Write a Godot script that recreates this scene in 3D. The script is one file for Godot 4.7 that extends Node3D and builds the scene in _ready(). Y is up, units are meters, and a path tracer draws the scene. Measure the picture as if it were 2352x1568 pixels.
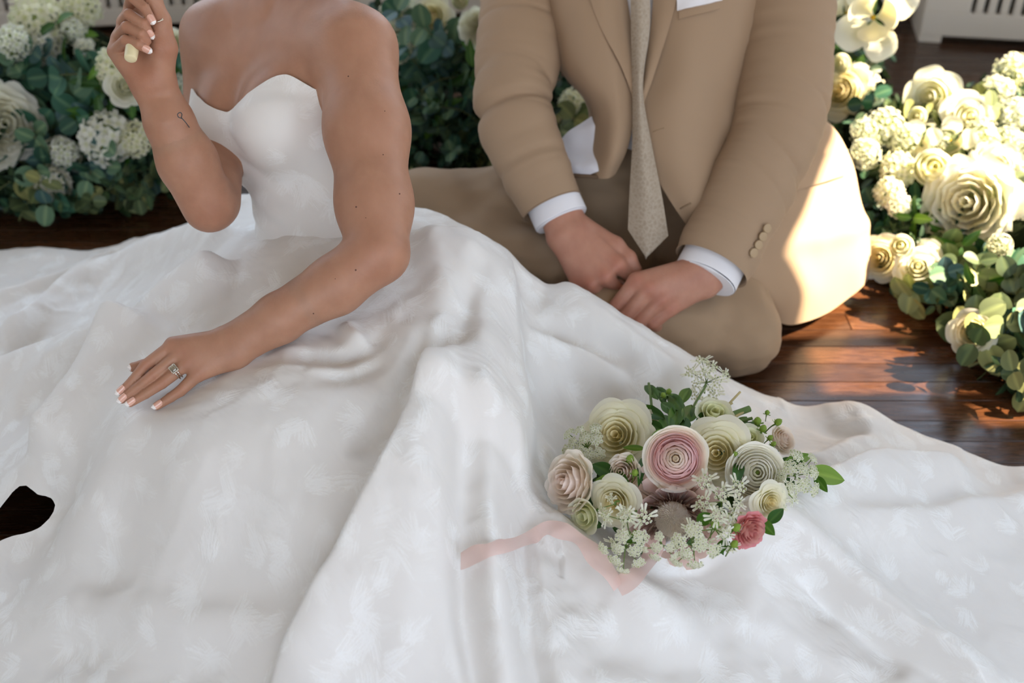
extends Node3D
# camera: 40 mm lens, 1.27 m up, pitched 35 degrees down; pixel helpers turn a photo pixel and a depth (or a height) into a world point
const F := 2613.33
const CH := 1.27
const PITCH := 0.6109
var rng := RandomNumberGenerator.new()
var M := {}
var used := {}

func P(x: float, y: float, z: float) -> Vector3:
	var u := (x - 1176.0) / F * z
	var v := (y - 784.0) / F * z
	return Vector3(u, CH - sin(PITCH) * z - cos(PITCH) * v, -cos(PITCH) * z + sin(PITCH) * v)

func PY(x: float, y: float, h: float) -> Vector3:
	var o := (y - 784.0) / F
	return P(x, y, (CH - h) / (sin(PITCH) + o * cos(PITCH)))

func pl(a: Array) -> PackedVector3Array:
	var r := PackedVector3Array()
	for q in a: r.append(P(q[0], q[1], q[2]))
	return r

func numbered(n: String) -> String:
	if not used.has(n):
		used[n] = 0
		return n
	used[n] += 1
	return "%s_%03d" % [n, used[n]]

func thing(called: String, label: String, category: String, at := Vector3.ZERO, group := "") -> Node3D:
	var o := Node3D.new()
	o.name = numbered(called)
	add_child(o)
	o.position = at
	tag(o, label, category, group)
	return o

func tag(o: Node, label: String, category := "", group := "") -> Node:
	o.set_meta("label", label)
	if category: o.set_meta("category", category)
	if group: o.set_meta("group", group)
	return o

func obj(called: String, mesh: Mesh, mat: Material, parent: Node = null) -> MeshInstance3D:
	var o := MeshInstance3D.new()
	o.name = called if parent else numbered(called)
	o.mesh = mesh
	if mat: o.material_override = mat
	(parent if parent else self).add_child(o, true)
	return o

func grp(called: String, parent: Node, t := Transform3D()) -> Node3D:
	var o := Node3D.new()
	o.name = called
	parent.add_child(o, true)
	o.transform = t
	return o

func struct(called: String, mesh: Mesh, mat: Material) -> MeshInstance3D:
	var o := obj(called, mesh, mat)
	o.set_meta("kind", "structure")
	return o

# ---------- mesh collecting ----------
class MB:
	var v := PackedVector3Array()
	var i := PackedInt32Array()
	var c := PackedColorArray()
	var uv := PackedVector2Array()
	func add(p: Vector3, col := Color.WHITE, t := Vector2.ZERO) -> int:
		v.append(p); c.append(col); uv.append(t)
		return v.size() - 1
	func tri(a: int, b: int, d: int) -> void:
		i.append(a); i.append(b); i.append(d)
	func quad(a: int, b: int, d: int, e: int) -> void:
		i.append(a); i.append(b); i.append(d)
		i.append(a); i.append(d); i.append(e)
	func join(o: MB, t: Transform3D, col := Color.WHITE) -> void:
		var n := v.size()
		for k in o.v.size():
			v.append(t * o.v[k]); c.append(o.c[k] * col); uv.append(o.uv[k])
		for k in o.i: i.append(k + n)
	func mesh(flat := false) -> ArrayMesh:
		var a := []
		a.resize(Mesh.ARRAY_MAX)
		if flat:
			var v2 := PackedVector3Array(); var c2 := PackedColorArray(); var u2 := PackedVector2Array(); var n2 := PackedVector3Array(); var i2 := PackedInt32Array()
			for k in range(0, i.size(), 3):
				var n := (v[i[k + 2]] - v[i[k]]).cross(v[i[k + 1]] - v[i[k]]).normalized()
				for j in 3:
					i2.append(v2.size()); v2.append(v[i[k + j]]); c2.append(c[i[k + j]]); u2.append(uv[i[k + j]]); n2.append(n)
			a[Mesh.ARRAY_VERTEX] = v2; a[Mesh.ARRAY_NORMAL] = n2; a[Mesh.ARRAY_COLOR] = c2; a[Mesh.ARRAY_TEX_UV] = u2; a[Mesh.ARRAY_INDEX] = i2
		else:
			var n := PackedVector3Array()
			n.resize(v.size())
			for k in range(0, i.size(), 3):
				var p := i[k]; var q := i[k + 1]; var r := i[k + 2]
				var fn := (v[r] - v[p]).cross(v[q] - v[p])
				n[p] += fn; n[q] += fn; n[r] += fn
			for k in n.size(): n[k] = n[k].normalized() if n[k].length_squared() > 1e-20 else Vector3.UP
			a[Mesh.ARRAY_VERTEX] = v; a[Mesh.ARRAY_NORMAL] = n; a[Mesh.ARRAY_COLOR] = c; a[Mesh.ARRAY_TEX_UV] = uv; a[Mesh.ARRAY_INDEX] = i
		var m := ArrayMesh.new()
		m.add_surface_from_arrays(Mesh.PRIMITIVE_TRIANGLES, a)
		return m

# chamfered box between two corners
func bx(m: MB, lo: Vector3, hi: Vector3, ch := 0.002, col := Color.WHITE) -> void:
	var c := (lo + hi) * 0.5
	var h := (hi - lo) * 0.5
	var idx := {}
	for sx in [-1, 1]:
		for sy in [-1, 1]:
			for sz in [-1, 1]:
				for ax in 3:
					var p := Vector3(sx * h.x, sy * h.y, sz * h.z)
					for k in 3:
						if k != ax: p[k] -= signf(p[k]) * minf(ch, h[k] * 0.9)
					idx[[sx, sy, sz, ax]] = m.add(c + p, col)
	var put := func(l: Array, n: Vector3):
		var a: Vector3 = m.v[l[0]]
		if (m.v[l[2]] - a).cross(m.v[l[1]] - a).dot(n) < 0: l.reverse()
		for k in range(1, l.size() - 1): m.tri(l[0], l[k], l[k + 1])
	for ax in 3:
		var b := (ax + 1) % 3
		var d := (ax + 2) % 3
		for s in [-1, 1]:
			var l := []
			for w in [[-1, -1], [1, -1], [1, 1], [-1, 1]]:
				var k := [0, 0, 0]; k[ax] = s; k[b] = w[0]; k[d] = w[1]
				l.append(idx[[k[0], k[1], k[2], ax]])
			var n := Vector3.ZERO; n[ax] = s
			put.call(l, n)
		for s in [-1, 1]:
			for t in [-1, 1]:
				var l := []
				for w in [[-1, b], [1, b], [1, d], [-1, d]]:
					var k := [0, 0, 0]; k[ax] = w[0]; k[b] = s; k[d] = t
					l.append(idx[[k[0], k[1], k[2], w[1]]])
				var n := Vector3.ZERO; n[b] = s; n[d] = t
				put.call(l, n)
	for sx in [-1, 1]:
		for sy in [-1, 1]:
			for sz in [-1, 1]:
				put.call([idx[[sx, sy, sz, 0]], idx[[sx, sy, sz, 1]], idx[[sx, sy, sz, 2]]], Vector3(sx, sy, sz))

func box_mesh(lo: Vector3, hi: Vector3, ch := 0.002) -> ArrayMesh:
	var m := MB.new()
	bx(m, lo, hi, ch)
	return m.mesh(true)

func cr(a: Vector3, b: Vector3, c: Vector3, d: Vector3, t: float) -> Vector3:
	return 0.5 * ((2.0 * b) + (c - a) * t + (2.0 * a - 5.0 * b + 4.0 * c - d) * t * t + (3.0 * b - a - 3.0 * c + d) * t * t * t)

func spline(pts: PackedVector3Array, t: float) -> Vector3:   # t in 0 .. n-1
	var n := pts.size()
	var k := clampi(int(t), 0, n - 2)
	var a := pts[k - 1] if k > 0 else 2.0 * pts[0] - pts[1]
	var d := pts[k + 2] if k + 2 < n else 2.0 * pts[n - 1] - pts[n - 2]
	return cr(a, pts[k], pts[k + 1], d, t - k)

func smooth_line(pts: PackedVector3Array, per: int) -> PackedVector3Array:
	var r := PackedVector3Array()
	for k in (pts.size() - 1) * per + 1: r.append(spline(pts, float(k) / per))
	return r

# a grid of points as a surface; wrap joins the last column with the first
func sheet(m: MB, g: Array, wrap := false, col := Color.WHITE) -> void:
	var n: int = g[0].size()
	var base := m.v.size()
	for r in g.size():
		for k in n: m.add(g[r][k], col, Vector2(float(k) / n, float(r) / g.size()))
	for r in g.size() - 1:
		for k in (n if wrap else n - 1):
			var k2 := (k + 1) % n
			m.quad(base + r * n + k, base + r * n + k2, base + (r + 1) * n + k2, base + (r + 1) * n + k)

# the same with thickness towards the back of the surface
func solid_sheet(m: MB, g: Array, th: float) -> void:
	var one := MB.new()
	sheet(one, g)
	var nm: PackedVector3Array = one.mesh().surface_get_arrays(0)[Mesh.ARRAY_NORMAL]
	var n: int = g[0].size()
	var back := []
	for r in g.size():
		var row := PackedVector3Array()
		for k in n: row.append(g[r][k] - nm[r * n + k] * th)
		row.reverse()
		back.append(row)
	sheet(m, g)
	sheet(m, back)
	var rim := PackedVector3Array()
	var rim2 := PackedVector3Array()
	for k in n: rim.append(g[0][k]); rim2.append(back[0][n - 1 - k])
	for r in range(1, g.size()): rim.append(g[r][n - 1]); rim2.append(back[r][0])
	for k in range(n - 2, -1, -1): rim.append(g[g.size() - 1][k]); rim2.append(back[g.size() - 1][n - 1 - k])
	for r in range(g.size() - 2, -1, -1): rim.append(g[r][0]); rim2.append(back[r][n - 1])
	sheet(m, [rim2, rim])

# bicubic surface through a net of control points, sampled between (u0,v0) and (u1,v1) (u along a row), pushed out by off
func net_at(ctrl: Array, u: float, v: float) -> Vector3:
	var col := PackedVector3Array()
	var n: int = ctrl.size()
	var k := clampi(int(v * (n - 1)), 0, n - 2)
	for r in range(maxi(0, k - 1), mini(n, k + 3)):
		var row: PackedVector3Array = ctrl[r]
		col.append(spline(row, u * (row.size() - 1)))
	return spline(col, v * (n - 1) - maxi(0, k - 1))

func net_normal(ctrl: Array, u: float, v: float) -> Vector3:
	var e := 0.004
	var du := net_at(ctrl, minf(u + e, 1), v) - net_at(ctrl, maxf(u - e, 0), v)
	var dv := net_at(ctrl, u, minf(v + e, 1)) - net_at(ctrl, u, maxf(v - e, 0))
	return dv.cross(du).normalized()

func net(ctrl: Array, nu: int, nv: int, bump = null, u0 := 0.0, u1 := 1.0, v0 := 0.0, v1 := 1.0, off := 0.0, side := 1.0) -> Array:
	var g := []
	for r in nv + 1:
		var row := PackedVector3Array()
		for k in nu + 1:
			var u := lerpf(u0, u1, float(k) / nu)
			var v := lerpf(v0, v1, float(r) / nv)
			var p := net_at(ctrl, u, v)
			if off != 0.0 or (bump != null):
				var nn := net_normal(ctrl, u, v) * side
				p += nn * (off + (bump.call(u, v, p) if (bump != null) else 0.0))
			row.append(p)
		g.append(row)
	return g

# tube through points with radii; fold(t, angle, point) gives extra radius
func tube(m: MB, pts: PackedVector3Array, rad: Array, seg: int, per: int, squash := 1.0, up := Vector3.UP, fold = null, caps := true, col := Color.WHITE, ends := 1.0) -> void:
	var g := []
	var n := (pts.size() - 1) * per
	for k in n + 1:
		var t := float(k) / per
		var p := spline(pts, t)
		var d := (spline(pts, minf(t + 0.02, pts.size() - 1)) - spline(pts, maxf(t - 0.02, 0))).normalized()
		var x := d.cross(up).normalized()
		var y := x.cross(d).normalized()
		var q := clampi(int(t), 0, rad.size() - 2)
		var f := t - q
		var r := lerpf(rad[q], rad[q + 1], f * f * (3 - 2 * f) * 0.5 + f * 0.5)
		var ring := PackedVector3Array()
		for s in seg:
			var a := TAU * s / seg
			var rr: float = r + (fold.call(t / (pts.size() - 1), a, p) if (fold != null) else 0.0)
			ring.append(p + x * cos(a) * rr + y * sin(a) * rr * squash)
		g.append(ring)
	var b := m.v.size()
	sheet(m, g, true, col)
	if caps:
		var c0 := m.add(spline(pts, 0), col)
		var c1 := m.add(spline(pts, pts.size() - 1), col)
		for s in seg:
			m.tri(c0, b + (s + 1) % seg, b + s)
			m.tri(c1, b + n * seg + s, b + n * seg + (s + 1) % seg)

func ball(m: MB, at: Vector3, r: Vector3, bas := Basis(), nu := 12, nv := 8, col := Color.WHITE) -> void:
	var g := []
	for k in nv + 1:
		var a := PI * k / nv
		var row := PackedVector3Array()
		for s in nu: row.append(at + bas * Vector3(r.x * sin(a) * cos(TAU * s / nu), r.y * cos(a), r.z * sin(a) * sin(TAU * s / nu)))
		g.append(row)
	sheet(m, g, true, col)

# ---------- distance fields meshed as surface nets ----------
class Field:
	var o: Vector3
	var h: float
	var nx: int; var ny: int; var nz: int
	var d: PackedFloat32Array
	func _init(bones: Array, cell: float, pad := 0.02) -> void:
		h = cell
		var lo := Vector3(1e9, 1e9, 1e9); var hi := -lo
		for b in bones:
			for j in 2:
				var q: Vector3 = b[j]; var r: float = b[2 + j]
				lo = lo.min(q - Vector3(r, r, r)); hi = hi.max(q + Vector3(r, r, r))
		o = lo - Vector3(pad, pad, pad)
		var s := (hi - lo + 2 * Vector3(pad, pad, pad)) / h
		nx = int(s.x) + 2; ny = int(s.y) + 2; nz = int(s.z) + 2
		d.resize(nx * ny * nz)
		d.fill(1.0)
		for b in bones: bone(b[0], b[1], b[2], b[3], b[4])
	func bone(a: Vector3, b: Vector3, ra: float, rb: float, k: float) -> void:
		var w := k + 2.5 * h
		var m := maxf(ra, rb) + w
		var l0 := ((a.min(b) - Vector3(m, m, m) - o) / h).floor()
		var l1 := ((a.max(b) + Vector3(m, m, m) - o) / h).ceil()
		var ab := b - a
		var il := 1.0 / maxf(ab.length_squared(), 1e-12)
		var x0 := maxi(0, int(l0.x)); var x1 := mini(nx - 1, int(l1.x))
		for z in range(maxi(0, int(l0.z)), mini(nz - 1, int(l1.z)) + 1):
			for y in range(maxi(0, int(l0.y)), mini(ny - 1, int(l1.y)) + 1):
				var row := (z * ny + y) * nx
				var p := o + Vector3(x0, y, z) * h - a
				for x in range(x0, x1 + 1):
					var t := clampf(p.dot(ab) * il, 0.0, 1.0)
					var e := (p - ab * t).length() - ra - (rb - ra) * t
					p.x += h
					if e < w:
						var f := d[row + x]
						var q := k - absf(e - f)
						d[row + x] = minf(e, f) - (q * q * 0.25 / k if q > 0.0 else 0.0)
	func at(p: Vector3) -> float:
		var q := (p - o) / h
		var x := clampi(int(q.x), 0, nx - 2); var y := clampi(int(q.y), 0, ny - 2); var z := clampi(int(q.z), 0, nz - 2)
		var f := q - Vector3(x, y, z)
		var s := (z * ny + y) * nx + x
		var t := s + nx * ny
		return lerpf(lerpf(lerpf(d[s], d[s + 1], f.x), lerpf(d[s + nx], d[s + nx + 1], f.x), f.y), lerpf(lerpf(d[t], d[t + 1], f.x), lerpf(d[t + nx], d[t + nx + 1], f.x), f.y), f.z)
	# keep(point) false leaves that cell out
	func mesh_into(m: MB, keep = null, wrinkle = null, tint = null) -> void:
		var ids := PackedInt32Array(); ids.resize(d.size()); ids.fill(-1)
		var lim := h * 1.9
		var off := [0, 1, nx, nx + 1, nx * ny, nx * ny + 1, nx * ny + nx, nx * ny + nx + 1]
		var cor := [Vector3(0, 0, 0), Vector3(1, 0, 0), Vector3(0, 1, 0), Vector3(1, 1, 0), Vector3(0, 0, 1), Vector3(1, 0, 1), Vector3(0, 1, 1), Vector3(1, 1, 1)]
		var eds := [[0, 1], [2, 3], [4, 5], [6, 7], [0, 2], [1, 3], [4, 6], [5, 7], [0, 4], [1, 5], [2, 6], [3, 7]]
		var live := PackedInt32Array()
		for z in nz - 1:
			for y in ny - 1:
				var row := (z * ny + y) * nx
				for x in nx - 1:
					var s := row + x
					if absf(d[s]) > lim: continue
					var n := 0
					for k in 8:
						if d[s + off[k]] < 0.0: n += 1
					if n == 0 or n == 8: continue
					var c := Vector3.ZERO
					var e := 0
					for w in eds:
						var a := d[s + off[w[0]]]; var b := d[s + off[w[1]]]
						if (a < 0.0) != (b < 0.0):
							c += (cor[w[0]] as Vector3).lerp(cor[w[1]], a / (a - b)); e += 1
					var p := o + (Vector3(x, y, z) + c / e) * h
					if (keep != null) and not keep.call(p): continue
					if (wrinkle != null):
						var gr := Vector3(d[s + 1] - d[s], d[s + nx] - d[s], d[s + nx * ny] - d[s]).normalized()
						p += gr * wrinkle.call(p)
					ids[s] = m.add(p, tint.call(p) if (tint != null) else Color.WHITE)
					live.append(s)
		var ax := [1, nx, nx * ny]
		for s in live:
			for k in 3:
				var b: int = s + ax[k]
				if (d[s] < 0.0) == (d[b] < 0.0): continue
				var u: int = ax[(k + 1) % 3]; var w: int = ax[(k + 2) % 3]
				if s - u - w < 0: continue
				var i0 := ids[s]; var i1 := ids[s - u]; var i2 := ids[s - u - w]; var i3 := ids[s - w]
				if i0 < 0 or i1 < 0 or i2 < 0 or i3 < 0: continue
				if d[s] < 0.0: m.quad(i0, i3, i2, i1)
				else: m.quad(i0, i1, i2, i3)

const SKY := 6.0
const SUN := 13.5
const EXPOSURE := 0.87
const SUN_FROM := Vector3(0.9, 0.85, -0.02)

func _ready() -> void:

	lights()
	materials()
	room()
	bride()
	groom()
	arrangements()
	bouquet()

# ---------- materials ----------
func noise_tex(freq: float, lo: Color, hi: Color, sz := 512, kind := FastNoiseLite.TYPE_SIMPLEX_SMOOTH, oct := 4, normal := false, strength := 4.0) -> NoiseTexture2D:
	var n := FastNoiseLite.new()
	n.noise_type = kind
	n.frequency = freq
	n.fractal_octaves = oct
	n.seed = int(freq * 10000) + oct
	var t := NoiseTexture2D.new()
	t.width = sz; t.height = sz
	t.seamless = true
	t.noise = n
	if normal:
		t.as_normal_map = true
		t.bump_strength = strength
	else:
		var g := Gradient.new()
		g.set_color(0, lo); g.set_color(1, hi)
		t.color_ramp = g
	return t

func mat(called: String, col: Color, rough := 0.7, spec := 0.5) -> StandardMaterial3D:
	var m := StandardMaterial3D.new()
	m.resource_name = called
	m.albedo_color = col
	m.roughness = rough
	m.metallic_specular = spec
	M[called] = m
	return m

func tri_map(m: StandardMaterial3D, scale: Vector3, world := false) -> void:
	m.uv1_triplanar = true
	m.uv1_world_triplanar = world
	m.uv1_scale = scale
	m.uv1_triplanar_sharpness = 4.0

# fil coupe cloth: brushed petal motifs woven in a glossier thread; returns the mask
func brush_image(sz: int, motifs: int) -> Image:
	var r := RandomNumberGenerator.new()
	r.seed = 5
	var im := Image.create(sz, sz, false, Image.FORMAT_L8)
	var a := PackedByteArray()
	a.resize(sz * sz)
	for k in motifs:
		var c := Vector2(r.randf(), r.randf()) * sz
		var a0 := r.randf() * TAU
		for p in r.randi_range(3, 6):
			var dir := Vector2.from_angle(a0 + r.randf_range(-1.3, 1.3))
			var len := r.randf_range(30, 75)
			var wid := r.randf_range(10, 22)
			for s in int(wid * 1.6):
				var off := r.randf_range(-1, 1)
				var l := len * sqrt(1.0 - off * off) * r.randf_range(0.6, 1.0)
				var q := c + dir * len * 0.35 + dir.orthogonal() * off * wid + dir * r.randf_range(-6, 6)
				var val := int(r.randf_range(90, 230))
				var bend := r.randf_range(-0.004, 0.004)
				for t in int(l):
					var u := t - l * 0.4
					var z := q + dir * u + dir.orthogonal() * bend * u * u
					var x := posmod(int(z.x), sz); var y := posmod(int(z.y), sz)
					a[y * sz + x] = maxi(a[y * sz + x], val)
	return Image.create_from_data(sz, sz, false, Image.FORMAT_L8, a)

func tone(mask: Image, lo: Color, hi: Color) -> ImageTexture:
	var sz := mask.get_width()
	var d := mask.get_data()
	var b := PackedByteArray()
	b.resize(sz * sz * 3)
	for k in d.size():
		var c := lo.lerp(hi, d[k] / 255.0)
		b[k * 3] = int(c.r * 255); b[k * 3 + 1] = int(c.g * 255); b[k * 3 + 2] = int(c.b * 255)
	return ImageTexture.create_from_image(Image.create_from_data(sz, sz, false, Image.FORMAT_RGB8, b))

func materials() -> void:
	var brush := brush_image(1024, 130)
	brush.resize(512, 512, Image.INTERPOLATE_LANCZOS)
	brush.resize(1024, 1024, Image.INTERPOLATE_CUBIC)
	var g := mat("gown_cloth", Color.WHITE, 1.0, 0.5)
	g.albedo_texture = tone(brush, Color(0.893, 0.878, 0.856), Color(0.94, 0.936, 0.925))
	g.roughness_texture = tone(brush, Color(0.66, 0.66, 0.66), Color(0.36, 0.36, 0.36))
	var bn := brush.duplicate()
	bn.convert(Image.FORMAT_RGBA8)
	bn.bump_map_to_normal_map(2.0)
	g.normal_enabled = true
	g.normal_texture = ImageTexture.create_from_image(bn)
	g.normal_scale = 0.35
	tri_map(g, Vector3(1.7, 1.7, 1.7))
	var lining := mat("white_lining", Color(0.9, 0.9, 0.93), 0.4)
	lining.rim_enabled = true
	var wv := noise_tex(0.35, Color.BLACK, Color.WHITE, 512, FastNoiseLite.TYPE_VALUE, 2, true, 2.0)
	for s in [["suit_cloth", Color(0.625, 0.525, 0.425)], ["suit_trousers", Color(0.60, 0.505, 0.405)], ["suit_seam", Color(0.54, 0.45, 0.35)], ["suit_lining", Color(0.42, 0.34, 0.27)]]:
		var m := mat(s[0], s[1], 0.78, 0.3)
		m.normal_enabled = true
		m.normal_texture = wv
		m.normal_scale = 0.25
		m.rim_enabled = true
		m.rim = 0.3
		tri_map(m, Vector3(9, 9, 9))
	mat("shirt_cloth", Color(0.90, 0.89, 0.90), 0.75, 0.3)
	var tie := mat("tie_cloth", Color.WHITE, 0.6, 0.4)
	var tn := FastNoiseLite.new()
	tn.noise_type = FastNoiseLite.TYPE_CELLULAR
	tn.cellular_return_type = FastNoiseLite.RETURN_DISTANCE2_SUB
	tn.frequency = 0.028
	tn.domain_warp_enabled = true
	tn.domain_warp_amplitude = 30
	tn.domain_warp_frequency = 0.03
	var tt := NoiseTexture2D.new()
	tt.width = 512; tt.height = 512; tt.seamless = true; tt.noise = tn
	var tg := Gradient.new()
	tg.set_color(0, Color(0.70, 0.645, 0.575)); tg.set_color(1, Color(0.60, 0.54, 0.465))
	tg.set_offset(1, 0.55)
	tt.color_ramp = tg
	tie.albedo_texture = tt
	tri_map(tie, Vector3(10, 10, 10))
	for s in [["skin_fair", Color(0.64, 0.465, 0.37), Color(0.70, 0.525, 0.425)], ["skin_rosy", Color(0.655, 0.455, 0.375), Color(0.725, 0.535, 0.45)]]:
		var m := mat(s[0], Color.WHITE, 0.48, 0.4)
		m.albedo_texture = noise_tex(0.012, s[1], s[2], 512, FastNoiseLite.TYPE_SIMPLEX_SMOOTH, 5)
		m.normal_enabled = true
		m.normal_texture = noise_tex(0.09, Color.BLACK, Color.WHITE, 512, FastNoiseLite.TYPE_SIMPLEX, 3, true, 2.0)
		m.normal_scale = 0.12
		m.subsurf_scatter_enabled = true
		m.subsurf_scatter_strength = 0.12
		m.vertex_color_use_as_albedo = true
		tri_map(m, Vector3(4, 4, 4))
	mat("nail_pink", Color(0.86, 0.66, 0.58), 0.12, 0.6)
	mat("nail_white", Color(0.93, 0.90, 0.88), 0.12, 0.6)
	mat("mole_brown", Color(0.36, 0.22, 0.16), 0.6)
	mat("ink", Color(0.22, 0.27, 0.30), 0.6)
	mat("ivory", Color(0.90, 0.85, 0.68), 0.35)
	var si := mat("silver", Color(0.85, 0.82, 0.76), 0.16)
	si.metallic = 1.0
	var dm := mat("diamond", Color(0.9, 0.9, 0.88, 0.05), 0.02, 1.0)
	dm.refraction_enabled = true
	dm.refraction_scale = 0.09
	dm.transparency = BaseMaterial3D.TRANSPARENCY_ALPHA
	mat("button_horn", Color(0.66, 0.56, 0.43), 0.35)
	mat("black_shoe", Color(0.05, 0.045, 0.045), 0.35)
	mat("grey_sock", Color(0.36, 0.38, 0.42), 0.9)
	# wood, six tints of the same grain
	var grain := noise_tex(0.02, Color(0.62, 0.56, 0.50), Color(1, 1, 1), 1024, FastNoiseLite.TYPE_SIMPLEX_SMOOTH, 5)
	var scuff := noise_tex(0.01, Color(0.16, 0.16, 0.16), Color(0.36, 0.36, 0.36), 512, FastNoiseLite.TYPE_SIMPLEX_SMOOTH, 5)
	for k in 6:
		var t: float = [0.0, 0.35, 0.6, 0.2, 0.8, 1.0][k]
		var m := mat("floor_wood_%d" % k, Color(0.265, 0.165, 0.098).lerp(Color(0.37, 0.235, 0.14), t), 1.0, 0.5)
		m.albedo_texture = grain
		m.roughness_texture = scuff
		tri_map(m, Vector3(0.9, 6.0, 7.5), true)
		m.uv1_offset = Vector3(0.37 * k, 0.1 * k, 0.23 * k)
	mat("floor_gap", Color(0.07, 0.045, 0.03), 0.8)
	mat("wall_paint", Color(0.89, 0.88, 0.85), 0.9, 0.2)
	mat("cover_paint", Color(0.87, 0.83, 0.77), 0.5, 0.4)
	mat("dark_metal", Color(0.06, 0.05, 0.045), 0.7)
	# flowers and leaves: the colour of each petal or leaf comes with its vertices
	for s in [["petal", 0.6, 0.2, 1.0], ["leaf", 0.5, 0.4, 0.25], ["waxy_leaf", 0.45, 0.3, 0.2], ["stem", 0.6, 0.3, 0.0]]:
		var m := mat(s[0], Color.WHITE, s[1], s[2])
		m.vertex_color_use_as_albedo = true
		if s[3] > 0:
			m.backlight_enabled = true
			m.backlight = Color(s[3], s[3], s[3] * 0.9) if s[0] == "petal" else Color(s[3] * 0.7, s[3], s[3] * 0.3)
	mat("moss", Color(0.09, 0.11, 0.06), 0.95, 0.1)
	var rb := mat("ribbon_silk", Color(0.93, 0.79, 0.75, 0.68), 0.55, 0.4)
	rb.transparency = BaseMaterial3D.TRANSPARENCY_ALPHA
	rb.cull_mode = BaseMaterial3D.CULL_DISABLED

# ---------- camera, sky, sun ----------
func lights() -> void:
	var cam := Camera3D.new()
	cam.name = "camera"
	cam.position = Vector3(0, CH, 0)
	cam.rotation.x = -PITCH
	cam.near = 0.05
	var at := CameraAttributesPhysical.new()
	at.frustum_focal_length = 40.0
	at.frustum_focus_distance = 1.58
	at.exposure_aperture = 3.2
	cam.attributes = at
	add_child(cam)
	cam.current = true
	var env := Environment.new()
	env.background_mode = Environment.BG_SKY
	var sky := Sky.new()
	var sm := ProceduralSkyMaterial.new()
	sm.sky_top_color = Color(0.76, 0.84, 0.94)
	sm.sky_horizon_color = Color(0.97, 0.955, 0.93)
	sm.ground_horizon_color = Color(0.72, 0.70, 0.66)
	sm.ground_bottom_color = Color(0.45, 0.43, 0.40)
	sm.sky_energy_multiplier = 1.0
	sky.sky_material = sm
	env.sky = sky
	env.background_energy_multiplier = SKY
	env.tonemap_mode = Environment.TONE_MAPPER_LINEAR
	env.tonemap_exposure = EXPOSURE
	env.sdfgi_enabled = true
	env.ssao_enabled = true
	env.ssil_enabled = true
	var we := WorldEnvironment.new()
	we.name = "environment"
	we.environment = env
	add_child(we)
	var sun := DirectionalLight3D.new()
	sun.name = "sun"
	sun.light_color = Color(1.0, 0.92, 0.80)
	sun.light_energy = SUN
	sun.light_angular_distance = 0.6
	sun.shadow_enabled = true
	add_child(sun)
	sun.look_at_from_position(Vector3.ZERO, -SUN_FROM, Vector3.UP)

# ---------- room ----------
const XL := -3.1
const XR := 2.3
const ZB := -3.82
const ZF := 2.8
const CEIL := 3.0

# a wall with rectangular openings [a0, a1, y0, y1]; axis x means it runs along x at z = at
func wall(called: String, axis: String, at: float, a0: float, a1: float, holes: Array, out: float) -> void:
	var m := MB.new()
	var put := func(p0: float, p1: float, y0: float, y1: float):
		if p1 - p0 < 0.001 or y1 - y0 < 0.001: return
		if axis == "x": bx(m, Vector3(p0, y0, minf(at, at + out)), Vector3(p1, y1, maxf(at, at + out)), 0.0005)
		else: bx(m, Vector3(minf(at, at + out), y0, p0), Vector3(maxf(at, at + out), y1, p1), 0.0005)
	var x := a0
	for h in holes:
		put.call(x, h[0], 0.0, CEIL)
		put.call(h[0], h[1], 0.0, h[2])
		put.call(h[0], h[1], h[3], CEIL)
		x = h[1]
	put.call(x, a1, 0.0, CEIL)
	struct(called, m.mesh(true), M.wall_paint)
	for h in holes:
		var wn := MB.new()
		for e in [[h[0], h[0] + 0.018, h[2], h[3]], [h[1] - 0.018, h[1], h[2], h[3]], [h[0] + 0.018, h[1] - 0.018, h[2], h[2] + 0.05], [h[0] + 0.018, h[1] - 0.018, h[3] - 0.018, h[3]]]:
			if axis == "x": bx(wn, Vector3(e[0], e[2], at + out * 0.3), Vector3(e[1], e[3], at + out * 0.7).max(Vector3(e[1], e[3], at + out * 0.7)), 0.002)
			else: bx(wn, Vector3(at + out * 0.3, e[2], e[0]), Vector3(at + out * 0.7, e[3], e[1]), 0.002)
		wins += 1
		struct("window_%d" % wins, wn.mesh(true), M.cover_paint)

var wins := 0

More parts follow.
